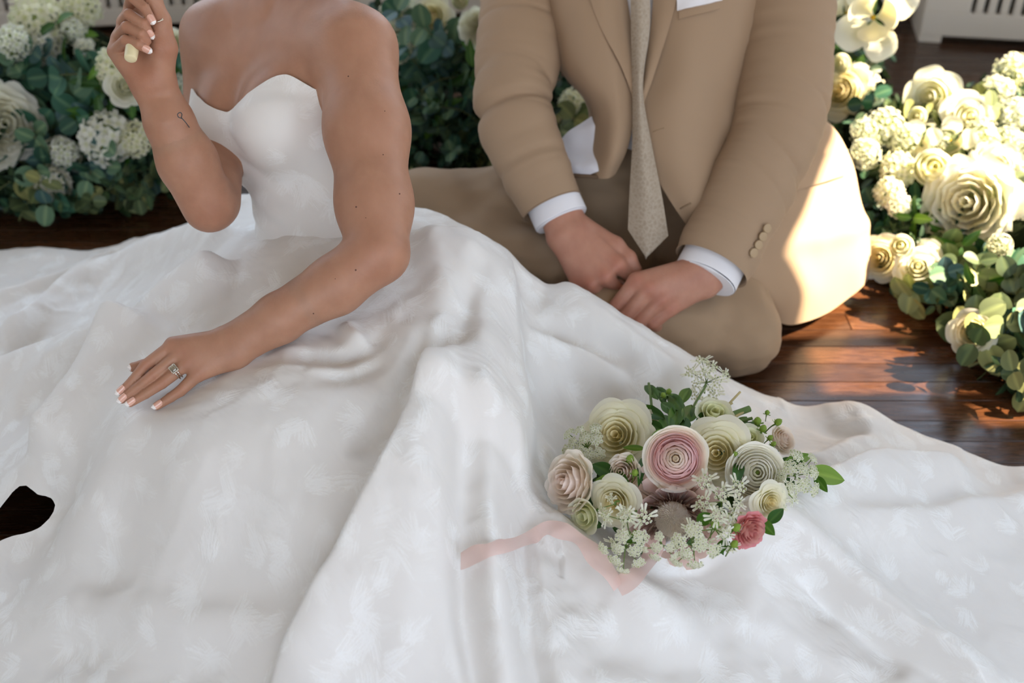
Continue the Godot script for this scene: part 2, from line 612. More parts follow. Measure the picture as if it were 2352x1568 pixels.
func room() -> void:
	var fl := struct("floor", box_mesh(Vector3(XL, -0.1, ZB), Vector3(XR, -0.012, ZF), 0.001), M.floor_gap)
	# narrow strips of boards across the room, every one a piece of its own where the frame shows it
	var w := 0.057
	var z := -1.0
	rng.seed = 11
	var shapes := {}
	var row := 0
	while z > -3.95:
		var x := -1.75 + rng.randf_range(-0.5, 0.0) if z < -1.9 else -1.2 - rng.randf_range(0.0, 0.5)
		var end := 1.9 if z < -1.9 else 1.25
		while x < end:
			var len: float = [1.05, 1.25, 1.5][rng.randi_range(0, 2)]
			if not shapes.has(len): shapes[len] = box_mesh(Vector3(0.0006, -0.012, 0.0006), Vector3(len - 0.0006, 0.0, w - 0.0006), 0.0008)
			var o := obj("plank", shapes[len], M["floor_wood_%d" % rng.randi_range(0, 5)], fl)
			o.position = Vector3(x, rng.randf_range(-0.0004, 0.0), z - w)
			o.rotation.y = 0.0
			x += len
		z -= w
		row += 1
	# the boards go on beyond the frame
	var rest := MB.new()
	bx(rest, Vector3(XL, -0.012, -1.0), Vector3(XR, -0.0005, ZF), 0.001)
	bx(rest, Vector3(XL, -0.012, ZB), Vector3(XR, -0.0005, z), 0.001)
	bx(rest, Vector3(XL, -0.012, z), Vector3(-2.3, -0.0015, -1.0), 0.001)
	obj("board_field", rest.mesh(true), M.floor_wood_2, fl).set_meta("kind", "stuff")
	struct("ceiling", box_mesh(Vector3(XL - 0.2, CEIL, ZB - 0.2), Vector3(XR + 0.2, CEIL + 0.15, ZF + 0.2), 0.001), M.wall_paint)
	wall("wall_back", "x", ZB, XL - 0.2, XR + 0.2, [[-2.5, -0.6, 0.85, 2.75], [0.2, 1.4, 0.85, 2.75], [1.65, 2.22, 0.85, 2.4]], -0.2)
	wall("wall_right", "z", XR, ZB, ZF, [[-2.75, -1.85, 0.85, 2.08], [-1.85, -1.67, 0.85, 1.82], [-1.67, -1.57, 0.85, 1.58], [-0.35, 1.9, 0.75, 2.75]], 0.2)
	wall("wall_left", "z", XL, ZB, ZF, [[-3.3, -2.3, 0.85, 2.7]], -0.2)
	wall("wall_front", "x", ZF, XL - 0.2, XR + 0.2, [[-1.7, 2.0, 0.5, 2.75]], 0.2)
	struct("baseboard_back", box_mesh(Vector3(XL, 0.0, ZB), Vector3(XR, 0.16, ZB + 0.025), 0.006), M.cover_paint)
	radiator_cover("white slotted radiator cover standing behind the woman, beyond the hydrangeas", Vector3(-1.75, 0, -3.47), 0.11, 2.0, 0.0385, 0.077)
	radiator_cover("white slotted radiator cover beyond the man's shoulder, over bare dark floor", Vector3(1.265, 0, -3.44), -0.17, 1.0, 0.0365, 0.098)
	var wp := obj("wainscot_panel", box_mesh(Vector3(0, 0.02, -0.03), Vector3(0.3, 0.78, 0.0), 0.004), M.cover_paint)
	wp.position = Vector3(0.955, 0, -3.58)
	wp.set_meta("kind", "structure")
	wp.name = "trim_1"

func radiator_cover(label: String, at: Vector3, turn: float, len: float, pitch: float, rail: float) -> void:
	var t := thing("radiator_cover", label, "radiator cover", at)
	t.rotation.y = turn
	var th := 0.02
	obj("bottom_rail", box_mesh(Vector3(0.0, 0.022, -th), Vector3(len, rail, 0), 0.003), M.cover_paint, t)
	obj("top_rail", box_mesh(Vector3(0.0, 0.62, -th), Vector3(len, 0.76, 0), 0.003), M.cover_paint, t)
	obj("top_board", box_mesh(Vector3(-0.02, 0.76, -0.22), Vector3(len + 0.02, 0.785, 0.02), 0.004), M.cover_paint, t)
	obj("foot", box_mesh(Vector3(0.0, 0.0, -th), Vector3(0.068, 0.0219, 0), 0.002), M.cover_paint, t)
	obj("foot", box_mesh(Vector3(len - 0.068, 0.0, -th), Vector3(len, 0.0219, 0), 0.002), M.cover_paint, t)
	obj("side_panel", box_mesh(Vector3(0.0, 0.0, -0.21), Vector3(0.02, 0.76, -th - 0.0005), 0.002), M.cover_paint, t)
	obj("side_panel", box_mesh(Vector3(len - 0.02, 0.0, -0.21), Vector3(len, 0.76, -th - 0.0005), 0.002), M.cover_paint, t)
	var x := 0.135
	obj("stile", box_mesh(Vector3(0.0, rail + 0.0002, -th), Vector3(x, 0.6198, 0), 0.002), M.cover_paint, t)
	var slat := box_mesh(Vector3(0, rail + 0.0002, -th), Vector3(pitch - 0.0135, 0.6198, 0), 0.0025)
	x += 0.0135
	while x < len - 0.15:
		obj("slat", slat, M.cover_paint, t).position.x = x
		x += pitch
	obj("stile", box_mesh(Vector3(x, rail + 0.0002, -th), Vector3(len, 0.6198, 0), 0.002), M.cover_paint, t)
	obj("radiator_core", box_mesh(Vector3(0.06, 0.08, -0.19), Vector3(len - 0.06, 0.6, -0.1), 0.01), M.dark_metal, t)

# ---------- people ----------
func part(called: String, mesh: Mesh, m: Material, parent: Node) -> MeshInstance3D:   # a part whose points are given in the scene's own axes
	var o := obj(called, mesh, m, parent)
	o.global_transform = Transform3D()
	return o

func chain(out: Array, pts: Array, r: Array, k: float) -> void:
	for i in pts.size() - 1:
		var a: Array = pts[i]; var b: Array = pts[i + 1]
		out.append([P(a[0], a[1], a[2]), P(b[0], b[1], b[2]), r[i], r[i + 1], k])

# a nail lying on the finger end, with its white tip as a piece of its own
func nail(parent: Node, dip: Vector3, tip: Vector3, up: Vector3, len: float, wid: float, lift: float) -> void:
	var d := (tip - dip).normalized()
	var x := d.cross(up).normalized()
	var n := x.cross(d).normalized()
	var g := []
	var g2 := []
	for r in 15:
		var t := r / 14.0
		var row := PackedVector3Array()
		for k in 9:
			var s := k / 4.0 - 1.0
			var w := wid * 0.5 * (0.86 + 0.14 * sin(minf(t * 2.0, 1.0) * PI * 0.5)) * sqrt(maxf(0.0, 1.0 - pow(maxf(0.0, (t - 0.55) / 0.45), 2.2)))
			if t < 0.16: w *= sqrt(1.0 - pow((0.16 - t) / 0.16, 2.0) * 0.8)
			row.append(tip + d * (t * len - len * 0.62) + x * s * w + n * (lift - 0.34 * w * s * s * s * s - 0.5 * w * s * s - 0.0016 * t * t))
		if r <= 10: g.append(row)
		if r >= 10: g2.append(row)
	var a := MB.new()
	solid_sheet(a, g, 0.0006)
	var o := part("fingernail", a.mesh(), M.nail_pink, parent)
	var b := MB.new()
	solid_sheet(b, g2, 0.0006)
	tag(part("nail_tip", b.mesh(), M.nail_white, o), "white painted tip")

func redden(p: Vector3, spots: Array) -> Color:
	var w := 0.0
	for s in spots: w = maxf(w, exp(-pow(p.distance_to(s[0]) / s[1], 2.0)) * s[2])
	return Color.WHITE.lerp(Color(0.93, 0.72, 0.68), w)

func bride() -> void:
	var base := Vector3(-0.33, 0.0, -1.62)
	var t := thing("person", "seated person in a strapless white gown, one hand flat on the skirt", "person", base)
	# --- body: trunk and upper arms
	var trunk := []
	chain(trunk, [[672, -170, 1.83], [652, -5, 1.835]], [0.056, 0.056], 0.03)
	chain(trunk, [[690, 35, 1.80], [815, 112, 1.72]], [0.054, 0.058], 0.04)
	chain(trunk, [[620, 25, 1.84], [490, 75, 1.885]], [0.05, 0.05], 0.04)
	chain(trunk, [[560, 150, 1.885], [765, 170, 1.79]], [0.088, 0.088], 0.05)
	chain(trunk, [[610, 300, 1.88], [775, 310, 1.82]], [0.088, 0.088], 0.05)
	chain(trunk, [[706, 470, 1.87], [785, 480, 1.85]], [0.080, 0.082], 0.05)
	chain(trunk, [[745, 610, 1.90], [820, 610, 1.88]], [0.10, 0.10], 0.05)
	chain(trunk, [[530, 258, 1.835], [528, 275, 1.835]], [0.058, 0.060], 0.03)
	chain(trunk, [[650, 255, 1.762], [650, 280, 1.758]], [0.064, 0.070], 0.035)
	chain(trunk, [[668, 24, 1.762], [730, 20, 1.742], [800, 38, 1.705]], [0.010, 0.011, 0.012], 0.022)
	chain(trunk, [[622, 26, 1.775], [560, 34, 1.815], [505, 40, 1.855]], [0.010, 0.011, 0.012], 0.022)
	var bod := trunk.slice(0)
	var arm_l := [[815, 112, 1.715], [843, 300, 1.67], [860, 470, 1.63], [868, 580, 1.60]]
	chain(bod, arm_l, [0.058, 0.058, 0.0505, 0.043], 0.03)
	chain(bod, [[868, 580, 1.60], [770, 655, 1.59], [640, 730, 1.58]], [0.043, 0.041, 0.033], 0.012)
	chain(bod, [[486, 75, 1.895], [492, 290, 1.885], [488, 462, 1.762]], [0.047, 0.049, 0.043], 0.015)
	chain(bod, [[480, 472, 1.735], [430, 370, 1.70], [388, 280, 1.675]], [0.041, 0.043, 0.035], 0.014)
	var cut_l := P(700, 695, 1.585)
	var dir_l := (P(640, 730, 1.58) - P(770, 655, 1.59)).normalized()
	var cut_r := P(410, 325, 1.687)
	var dir_r := (P(388, 280, 1.675) - P(430, 370, 1.70)).normalized()
	var m := MB.new()
	var red := [[P(478, 500, 1.70), 0.05, 0.35], [P(868, 600, 1.57), 0.045, 0.3]]
	Field.new(bod, 0.0052).mesh_into(m, func(p): return ((p - cut_l).dot(dir_l) < 0.009 or (p - cut_l).length() > 0.2) and ((p - cut_r).dot(dir_r) < 0.009 or p.distance_to(Geometry3D.get_closest_point_to_segment(p, P(430, 370, 1.70), P(340, 180, 1.66))) > 0.05), null, func(p): return redden(p, red))
	# --- left hand, flat on the skirt
	var hl := []
	chain(hl, [[770, 655, 1.59], [640, 730, 1.58]], [0.041, 0.033], 0.012)
	chain(hl, [[640, 730, 1.58], [526, 780, 1.575]], [0.033, 0.0205], 0.012)
	chain(hl, [[640, 735, 1.578], [540, 812, 1.571]], [0.031, 0.0195], 0.012)
	chain(hl, [[530, 784, 1.573], [398, 793, 1.563]], [0.019, 0.0125], 0.012)
	chain(hl, [[532, 797, 1.571], [418, 808, 1.559]], [0.019, 0.0125], 0.012)
	chain(hl, [[536, 806, 1.570], [434, 834, 1.557]], [0.018, 0.012], 0.012)
	chain(hl, [[542, 815, 1.570], [456, 858, 1.557]], [0.017, 0.0112], 0.012)
	var fl := [[[398, 793, 1.563], [334, 838, 1.557], [305, 874, 1.554], [276, 900, 1.552]], [[418, 808, 1.559], [348, 864, 1.550], [312, 892, 1.549], [280, 918, 1.548]],
		[[432, 832, 1.557], [372, 880, 1.549], [333, 905, 1.548], [299, 926, 1.546]], [[456, 858, 1.557], [415, 897, 1.553], [391, 913, 1.552], [360, 933, 1.549]]]
	for f in fl:
		chain(hl, [f[0], f[1]], [0.0098, 0.0078], 0.0035)
		chain(hl, [f[1], f[2], f[3]], [0.0078, 0.0069, 0.0054], 0.0012)
	chain(hl, [[505, 805, 1.585], [410, 822, 1.59], [330, 842, 1.583], [306, 843, 1.579]], [0.016, 0.012, 0.0095, 0.007], 0.005)
	red = []
	for f in fl: red.append_array([[P(f[0][0], f[0][1], f[0][2] - 0.01), 0.012, 0.35], [P(f[1][0], f[1][1], f[1][2] - 0.008), 0.010, 0.4], [P(f[3][0], f[3][1], f[3][2]), 0.016, 0.3]])
	var hand := Field.new(hl, 0.0019)
	hand.mesh_into(m, func(p): return (p - cut_l).dot(dir_l) > -0.008, null, func(p): return redden(p, red))
	# --- right hand, palm to the viewer, fingers curled round the handle
	var hr := []
	chain(hr, [[430, 370, 1.70], [388, 280, 1.675]], [0.043, 0.035], 0.014)
	chain(hr, [[388, 280, 1.675], [338, 200, 1.662]], [0.033, 0.021], 0.012)
	chain(hr, [[390, 280, 1.675], [372, 195, 1.664]], [0.032, 0.0215], 0.012)
	chain(hr, [[336, 195, 1.66], [266, 118, 1.648]], [0.019, 0.0125], 0.014)
	chain(hr, [[345, 195, 1.66], [276, 88, 1.65]], [0.019, 0.013], 0.014)
	chain(hr, [[352, 190, 1.66], [290, 52, 1.652]], [0.019, 0.0135], 0.014)
	chain(hr, [[358, 185, 1.66], [306, 15, 1.652]], [0.019, 0.0135], 0.014)
	chain(hr, [[334, 185, 1.65], [285, 135, 1.642]], [0.017, 0.012], 0.012)
	chain(hr, [[366, 185, 1.652], [374, 110, 1.635]], [0.020, 0.0205], 0.014)
	chain(hr, [[374, 110, 1.635], [370, 48, 1.622], [352, -2, 1.612], [335, -40, 1.61]], [0.0195, 0.0135, 0.0115, 0.009], 0.006)
	var fr := [[[264, 118, 1.648], [288, 93, 1.606], [318, 102, 1.599], [340, 115, 1.606]], [[270, 88, 1.65], [290, 62, 1.604], [325, 78, 1.597], [339, 95, 1.604]],
		[[282, 52, 1.652], [296, 33, 1.606], [330, 55, 1.599], [347, 80, 1.609]], [[300, 14, 1.652], [302, -8, 1.604], [332, 18, 1.597], [351, 49, 1.601]]]
	for f in fr:
		chain(hr, [f[0], f[1]], [0.0088, 0.0080], 0.0022)
		chain(hr, [f[1], f[2], f[3]], [0.0080, 0.0074, 0.0056], 0.0008)
	red = [[P(330, 170, 1.63), 0.03, 0.5], [P(376, 110, 1.615), 0.025, 0.4]]
	for f in fr: red.append_array([[P(f[1][0], f[1][1], f[1][2] - 0.008), 0.010, 0.3], [P(f[3][0], f[3][1], f[3][2]), 0.014, 0.45]])
	Field.new(hr, 0.0021).mesh_into(m, func(p): return (p - cut_r).dot(dir_r) > -0.008, null, func(p): return redden(p, red))
	part("body", m.mesh(), M.skin_fair, t)
	var cam := Vector3(0, CH, 0)
	for f in fl:
		var tip := P(f[3][0], f[3][1], f[3][2])
		nail(t, P(f[2][0], f[2][1], f[2][2]), tip, (Vector3.UP * 1.6 + (cam - tip).normalized()).normalized(), 0.0160, 0.0098, 0.0068)
	nail(t, P(335, 842, 1.583), P(303, 844, 1.578), Vector3(0.1, 1, 0.7).normalized(), 0.014, 0.010, 0.006)
	for k in [0, 2, 3]:
		var f: Array = fr[k]
		var tip := P(f[3][0], f[3][1], f[3][2])
		nail(t, P(f[2][0], f[2][1], f[2][2]), tip, ((cam - tip).normalized() + Vector3(-0.25, 0.2, 0.0)).normalized(), 0.0145, 0.0092, 0.0072)
	# --- rings and the fine tattoo
	var r0 := P(432, 832, 1.557).lerp(P(372, 880, 1.549), 0.44)
	var ax := (P(372, 880, 1.549) - P(432, 832, 1.557)).normalized()
	var up := (Vector3.UP * 1.2 + (cam - r0).normalized()).normalized()
	var rx := ax.cross(up).normalized()
	up = rx.cross(ax).normalized()
	for k in 2:
		var rg := MB.new()
		var loop := PackedVector3Array()
		for s in 25: loop.append(r0 + ax * (0.0022 - 0.0036 * k) + (rx * cos(TAU * s / 24) + up * sin(TAU * s / 24)) * 0.0108)
		for s in 24: tube(rg, PackedVector3Array([loop[s], loop[s + 1]]), [0.0009, 0.0009], 6, 1, 1.0, ax, null, false)
		var band := part("ring_band", rg.mesh(), M.silver, t)
		tag(band, "silver pave ring band")
		for s in range(2, 11):
			var gm := MB.new()
			ball(gm, r0 + ax * (0.0022 - 0.0036 * k) + (rx * cos(PI * s / 12) + up * sin(PI * s / 12)) * 0.0117, Vector3.ONE * 0.0007, Basis(), 6, 4)
			part("pave_stone", gm.mesh(true), M.diamond, band)
		if k == 0:
			var bs := Basis(rx, up, ax)
			var hm := MB.new()
			bx(hm, Vector3(-0.0062, 0, -0.0052), Vector3(0.0062, 0.0014, 0.0052), 0.0012)
			var halo := part("stone_setting", hm.mesh(true), M.silver, band)
			halo.global_transform = Transform3D(bs, r0 + up * 0.0112)
			for s in 26:
				var a := TAU * s / 26
				var e := Vector3(cos(a), 0, sin(a))
				var q := 1.0 / maxf(absf(e.x) / 0.0055, absf(e.z) / 0.0045)
				var hs := MB.new()
				ball(hs, Vector3(e.x * q, 0.0016, e.z * q), Vector3.ONE * 0.00062, Basis(), 6, 4)
				part("pave_stone", hs.mesh(true), M.diamond, band).global_transform = halo.global_transform
			var st := MB.new()
			bx(st, Vector3(-0.0044, 0.001, -0.0034), Vector3(0.0044, 0.0036, 0.0034), 0.0013)
			tag(part("cut_stone", st.mesh(true), M.diamond, band), "large rectangular step-cut clear stone").global_transform = halo.global_transform
	var th := MB.new()
	tube(th, pl([[352, 57, 1.6115], [357, 52, 1.6065], [366, 49, 1.606], [374, 46, 1.608], [381, 47, 1.622]]), [0.0011, 0.0012, 0.0009, 0.0011, 0.0009], 6, 3)
	tube(th, pl([[366, 49, 1.606], [373, 43, 1.608], [379, 42, 1.618]]), [0.0008, 0.0009, 0.0008], 6, 3)
	tag(part("ring_band", th.mesh(), M.silver, t), "thin silver ring crossing the thumb")
	var fld := Field.new(hr.slice(0, 3) + bod.slice(bod.size() - 2), 0.004)
	var ink := MB.new()
	var path := PackedVector3Array()
	for q in [[424, 278], [418, 272], [410, 269], [408, 262], [414, 258], [418, 263], [417, 270], [424, 278], [431, 287], [438, 296]]: path.append(hit(fld, q[0], q[1], 0.0004, 1.6, 1.8))
	tube(ink, path, [0.0007, 0.0007, 0.0007, 0.0007, 0.0007, 0.0007, 0.0007, 0.0007, 0.0007, 0.0007], 5, 3)
	part("tattoo", ink.mesh(), M.ink, t)
	var af := Field.new(bod.slice(bod.size() - 8), 0.006)
	for q in [[818, 475, 1.1], [817, 620, 1.2], [800, 175, 1.0], [880, 355, 0.8], [884, 255, 0.7], [720, 720, 0.9], [918, 445, 1.0], [840, 500, 0.6], [770, 640, 0.6]]:
		var at := hit(af, q[0], q[1], 0.0002, 1.45, 1.8)
		var mo := MB.new()
		ball(mo, at, Vector3.ONE * 0.0011 * q[2], Basis(), 8, 5)
		part("mole", mo.mesh(), M.mole_brown, t)
	# --- gown: boned bodice with a sweetheart neckline, and the skirt
	var gown := grp("wedding_gown", t)
	var bf := Field.new(trunk, 0.007, 0.05)
	var w0 := P(728, 560, 1.87)
	var c0 := P(662, 150, 1.835)
	var A := (c0 - w0).normalized()
	var e1 := (cam - c0)
	e1 = (e1 - A * e1.dot(A)).normalized()
	var e2 := A.cross(e1)
	var line := [[400, 203], [441, 201], [447, 213], [470, 236], [500, 251], [521, 257], [532, 251], [548, 234], [568, 214], [604, 188], [636, 172], [655, 168], [672, 173], [700, 191], [738, 212], [800, 240]]
	var skin := func(a: float, h: float) -> float:
		var rad := 0.26
		for s in 60: rad = maxf(0.01, rad + clampf((0.007 - bf.at(w0 + A * h + (e1 * cos(a) + e2 * sin(a)) * rad)) * 0.75, -0.008, 0.01))
		return rad
	# the height of the neckline at each angle round the body; the back stays level with the ends
	var tops := PackedFloat32Array()
	for k in 181:
		var a := -PI + TAU * k / 180
		var h := 0.30
		if a > -1.62 and a < 0.26:
			while h > 0.1:
				var q := pix(w0 + A * h + (e1 * cos(a) + e2 * sin(a)) * skin.call(a, h))
				if q.y >= bound(line, q.x): break
				h -= 0.0015
		else: h = -1.0
		tops.append(h)
	for k in 181:
		if tops[k] < 0: tops[k] = tops[44] if k < 90 else tops[96]
	var nb := FastNoiseLite.new()
	nb.frequency = 9.0
	var g := []
	for r in 61: g.append(PackedVector3Array())
	for k in 181:
		var a := -PI + TAU * k / 180
		var top := (tops[maxi(k - 1, 0)] + 2.0 * tops[k] + tops[mini(k + 1, 180)]) * 0.25
		var out := e1 * cos(a) + e2 * sin(a)
		for r in 61:
			var h := lerpf(top, -0.06, r / 60.0)
			var o := w0 + A * h
			var rad: float = skin.call(a, h)
			rad += nb.get_noise_3d(o.x + out.x * rad, (o.y) * 2.2, o.z + out.z * rad) * 0.0022 * smoothstep(0.0, 0.3, r / 60.0)
			rad += 0.0014 * sin(h * 150.0 + a * 9.0) * smoothstep(0.5, 1.1, absf(a - 0.2)) * smoothstep(0.0, 0.2, r / 60.0)
			g[r].append(o + out * rad)
	m = MB.new()
	solid_sheet(m, g, 0.0025)
	part("bodice", m.mesh(), M.gown_cloth, gown)
	skirt(gown)
	# --- the handle in the raised fist
	var hd := thing("handle", "pale cream rounded handle end sticking out below the raised fist", "handle", P(302, 122, 1.60))
	m = MB.new()
	var dn := (P(301, 139, 1.594) - P(314, 60, 1.622)).normalized()
	tube(m, PackedVector3Array([-dn * 0.05, -dn * 0.005, dn * 0.0085, dn * 0.0112, dn * 0.0124]), [0.0092, 0.0094, 0.0088, 0.0070, 0.0018], 24, 4, 1.0, Vector3.RIGHT)
	obj("handle_grip", m.mesh(), M.ivory, hd)

func hit(f: Field, x: float, y: float, off: float, z0: float, z1: float) -> Vector3:
	var best := P(x, y, z1); var bd := 9.0
	var z := z0
	while z < z1:
		var p := P(x, y, z)
		var d := f.at(p)
		if d < bd: bd = d; best = p
		if d <= off: return p
		z += maxf((d - off) * 0.7, 0.0004) if d < 0.9 else 0.004
	return best

# ---------- skirt: a cloth surface over the floor, raised by the legs under it, with folds laid as lines ----------
var tps_p := PackedVector2Array()
var tps_w := PackedFloat64Array()

func tps_fit(pts: Array) -> void:
	var n := pts.size()
	var a := []
	tps_p.clear()
	for q in pts:
		var w := PY(q[0], q[1], q[2])
		tps_p.append(Vector2(w.x, w.z))
	for r in n + 3:
		var row := PackedFloat64Array()
		row.resize(n + 4)
		if r < n:
			for c in n: row[c] = rbf(tps_p[r].distance_squared_to(tps_p[c])) + (0.0008 if r == c else 0.0)
			row[n] = 1.0; row[n + 1] = tps_p[r].x; row[n + 2] = tps_p[r].y; row[n + 3] = pts[r][2]
		else:
			for c in n: row[c] = [1.0, tps_p[c].x, tps_p[c].y][r - n]
		a.append(row)
	for k in n + 3:
		var best := k
		for r in range(k, n + 3):
			if absf(a[r][k]) > absf(a[best][k]): best = r
		var tmp = a[k]; a[k] = a[best]; a[best] = tmp
		var pk: PackedFloat64Array = a[k]
		for r in range(k + 1, n + 3):
			var pr: PackedFloat64Array = a[r]
			var f := pr[k] / pk[k]
			if f == 0.0: continue
			for c in range(k, n + 4): pr[c] -= f * pk[c]
			a[r] = pr
	tps_w.resize(n + 3)
	for k in range(n + 2, -1, -1):
		var s: float = a[k][n + 3]
		for c in range(k + 1, n + 3): s -= a[k][c] * tps_w[c]
		tps_w[k] = s / a[k][k]

func rbf(d2: float) -> float:
	return d2 * log(d2) if d2 > 1e-9 else 0.0

func tps(p: Vector2) -> float:
	var n := tps_p.size()
	var s := tps_w[n] + tps_w[n + 1] * p.x + tps_w[n + 2] * p.y
	for k in n:
		var d2 := p.distance_squared_to(tps_p[k])
		if d2 > 1e-9: s += tps_w[k] * d2 * log(d2)
	return s

var folds := []   # [points, amplitude, width left, width right, taper, box]

# a fold line through photo points [x, y]; heights are read from the base; left and right as seen walking along it (seen from above)
func fold(px: Array, amp: float, wl: float, wr: float, taper := 0.25) -> void:
	var raw := PackedVector3Array()
	for q in px:
		var h := 0.2
		var w := Vector3.ZERO
		for k in 6:
			w = PY(q[0], q[1], h)
			h = lerpf(h, clampf(tps(Vector2(w.x, w.z)), 0.0, 0.5), 0.8)
		raw.append(Vector3(w.x, 0, w.z))
	var sm := smooth_line(raw, 5)
	var pts := PackedVector2Array()
	var box := Rect2(Vector2(sm[0].x, sm[0].z), Vector2.ZERO)
	for q in sm:
		pts.append(Vector2(q.x, q.z))
		box = box.expand(Vector2(q.x, q.z))
	folds.append([pts, amp * 1.5, wl, wr, taper, box.grow(2.3 * maxf(wl, wr))])

func fold_height(p: Vector2) -> float:
	var s := 0.0
	for f in folds:
		if not (f[5] as Rect2).has_point(p): continue
		var pts: PackedVector2Array = f[0]
		var bd := 1e9; var bt := 0.0; var side := 1.0
		var n := pts.size()
		for k in n - 1:
			var a := pts[k]
			var ab := pts[k + 1] - a
			var ap := p - a
			var u := clampf(ap.dot(ab) / ab.length_squared(), 0, 1)
			var d := (ap - ab * u).length_squared()
			if d < bd:
				bd = d; bt = (k + u) / (n - 1)
				side = ab.cross(ap)
		var w: float = f[2] if side < 0.0 else f[3]
		var e := bd / (w * w)
		if e > 5.0: continue
		var tp: float = f[4]
		s += f[1] * exp(-e) * smoothstep(0.0, tp, bt) * smoothstep(0.0, tp, 1.0 - bt) if tp > 0.0 else f[1] * exp(-e)
	return s

const OUTLINE := [[-420, 640, 0.02], [-200, 610, 0.02], [0, 592, 0.02], [60, 584, 0.03], [180, 592, 0.04], [300, 560, 0.06], [430, 515, 0.12], [545, 452, 0.22], [640, 455, 0.27], [760, 455, 0.32], [870, 450, 0.345], [940, 478, 0.345], [1000, 490, 0.345], [1100, 545, 0.32],
	[1180, 595, 0.30], [1300, 656, 0.27], [1400, 717, 0.245], [1500, 768, 0.215], [1600, 832, 0.16], [1700, 892, 0.09], [1800, 940, 0.045], [1860, 963, 0.03], [1920, 948, 0.045], [1975, 945, 0.055], [2080, 1002, 0.03], [2200, 1056, 0.015], [2330, 1108, 0.012], [2420, 1112, 0.02], [2700, 1150, 0.02]]

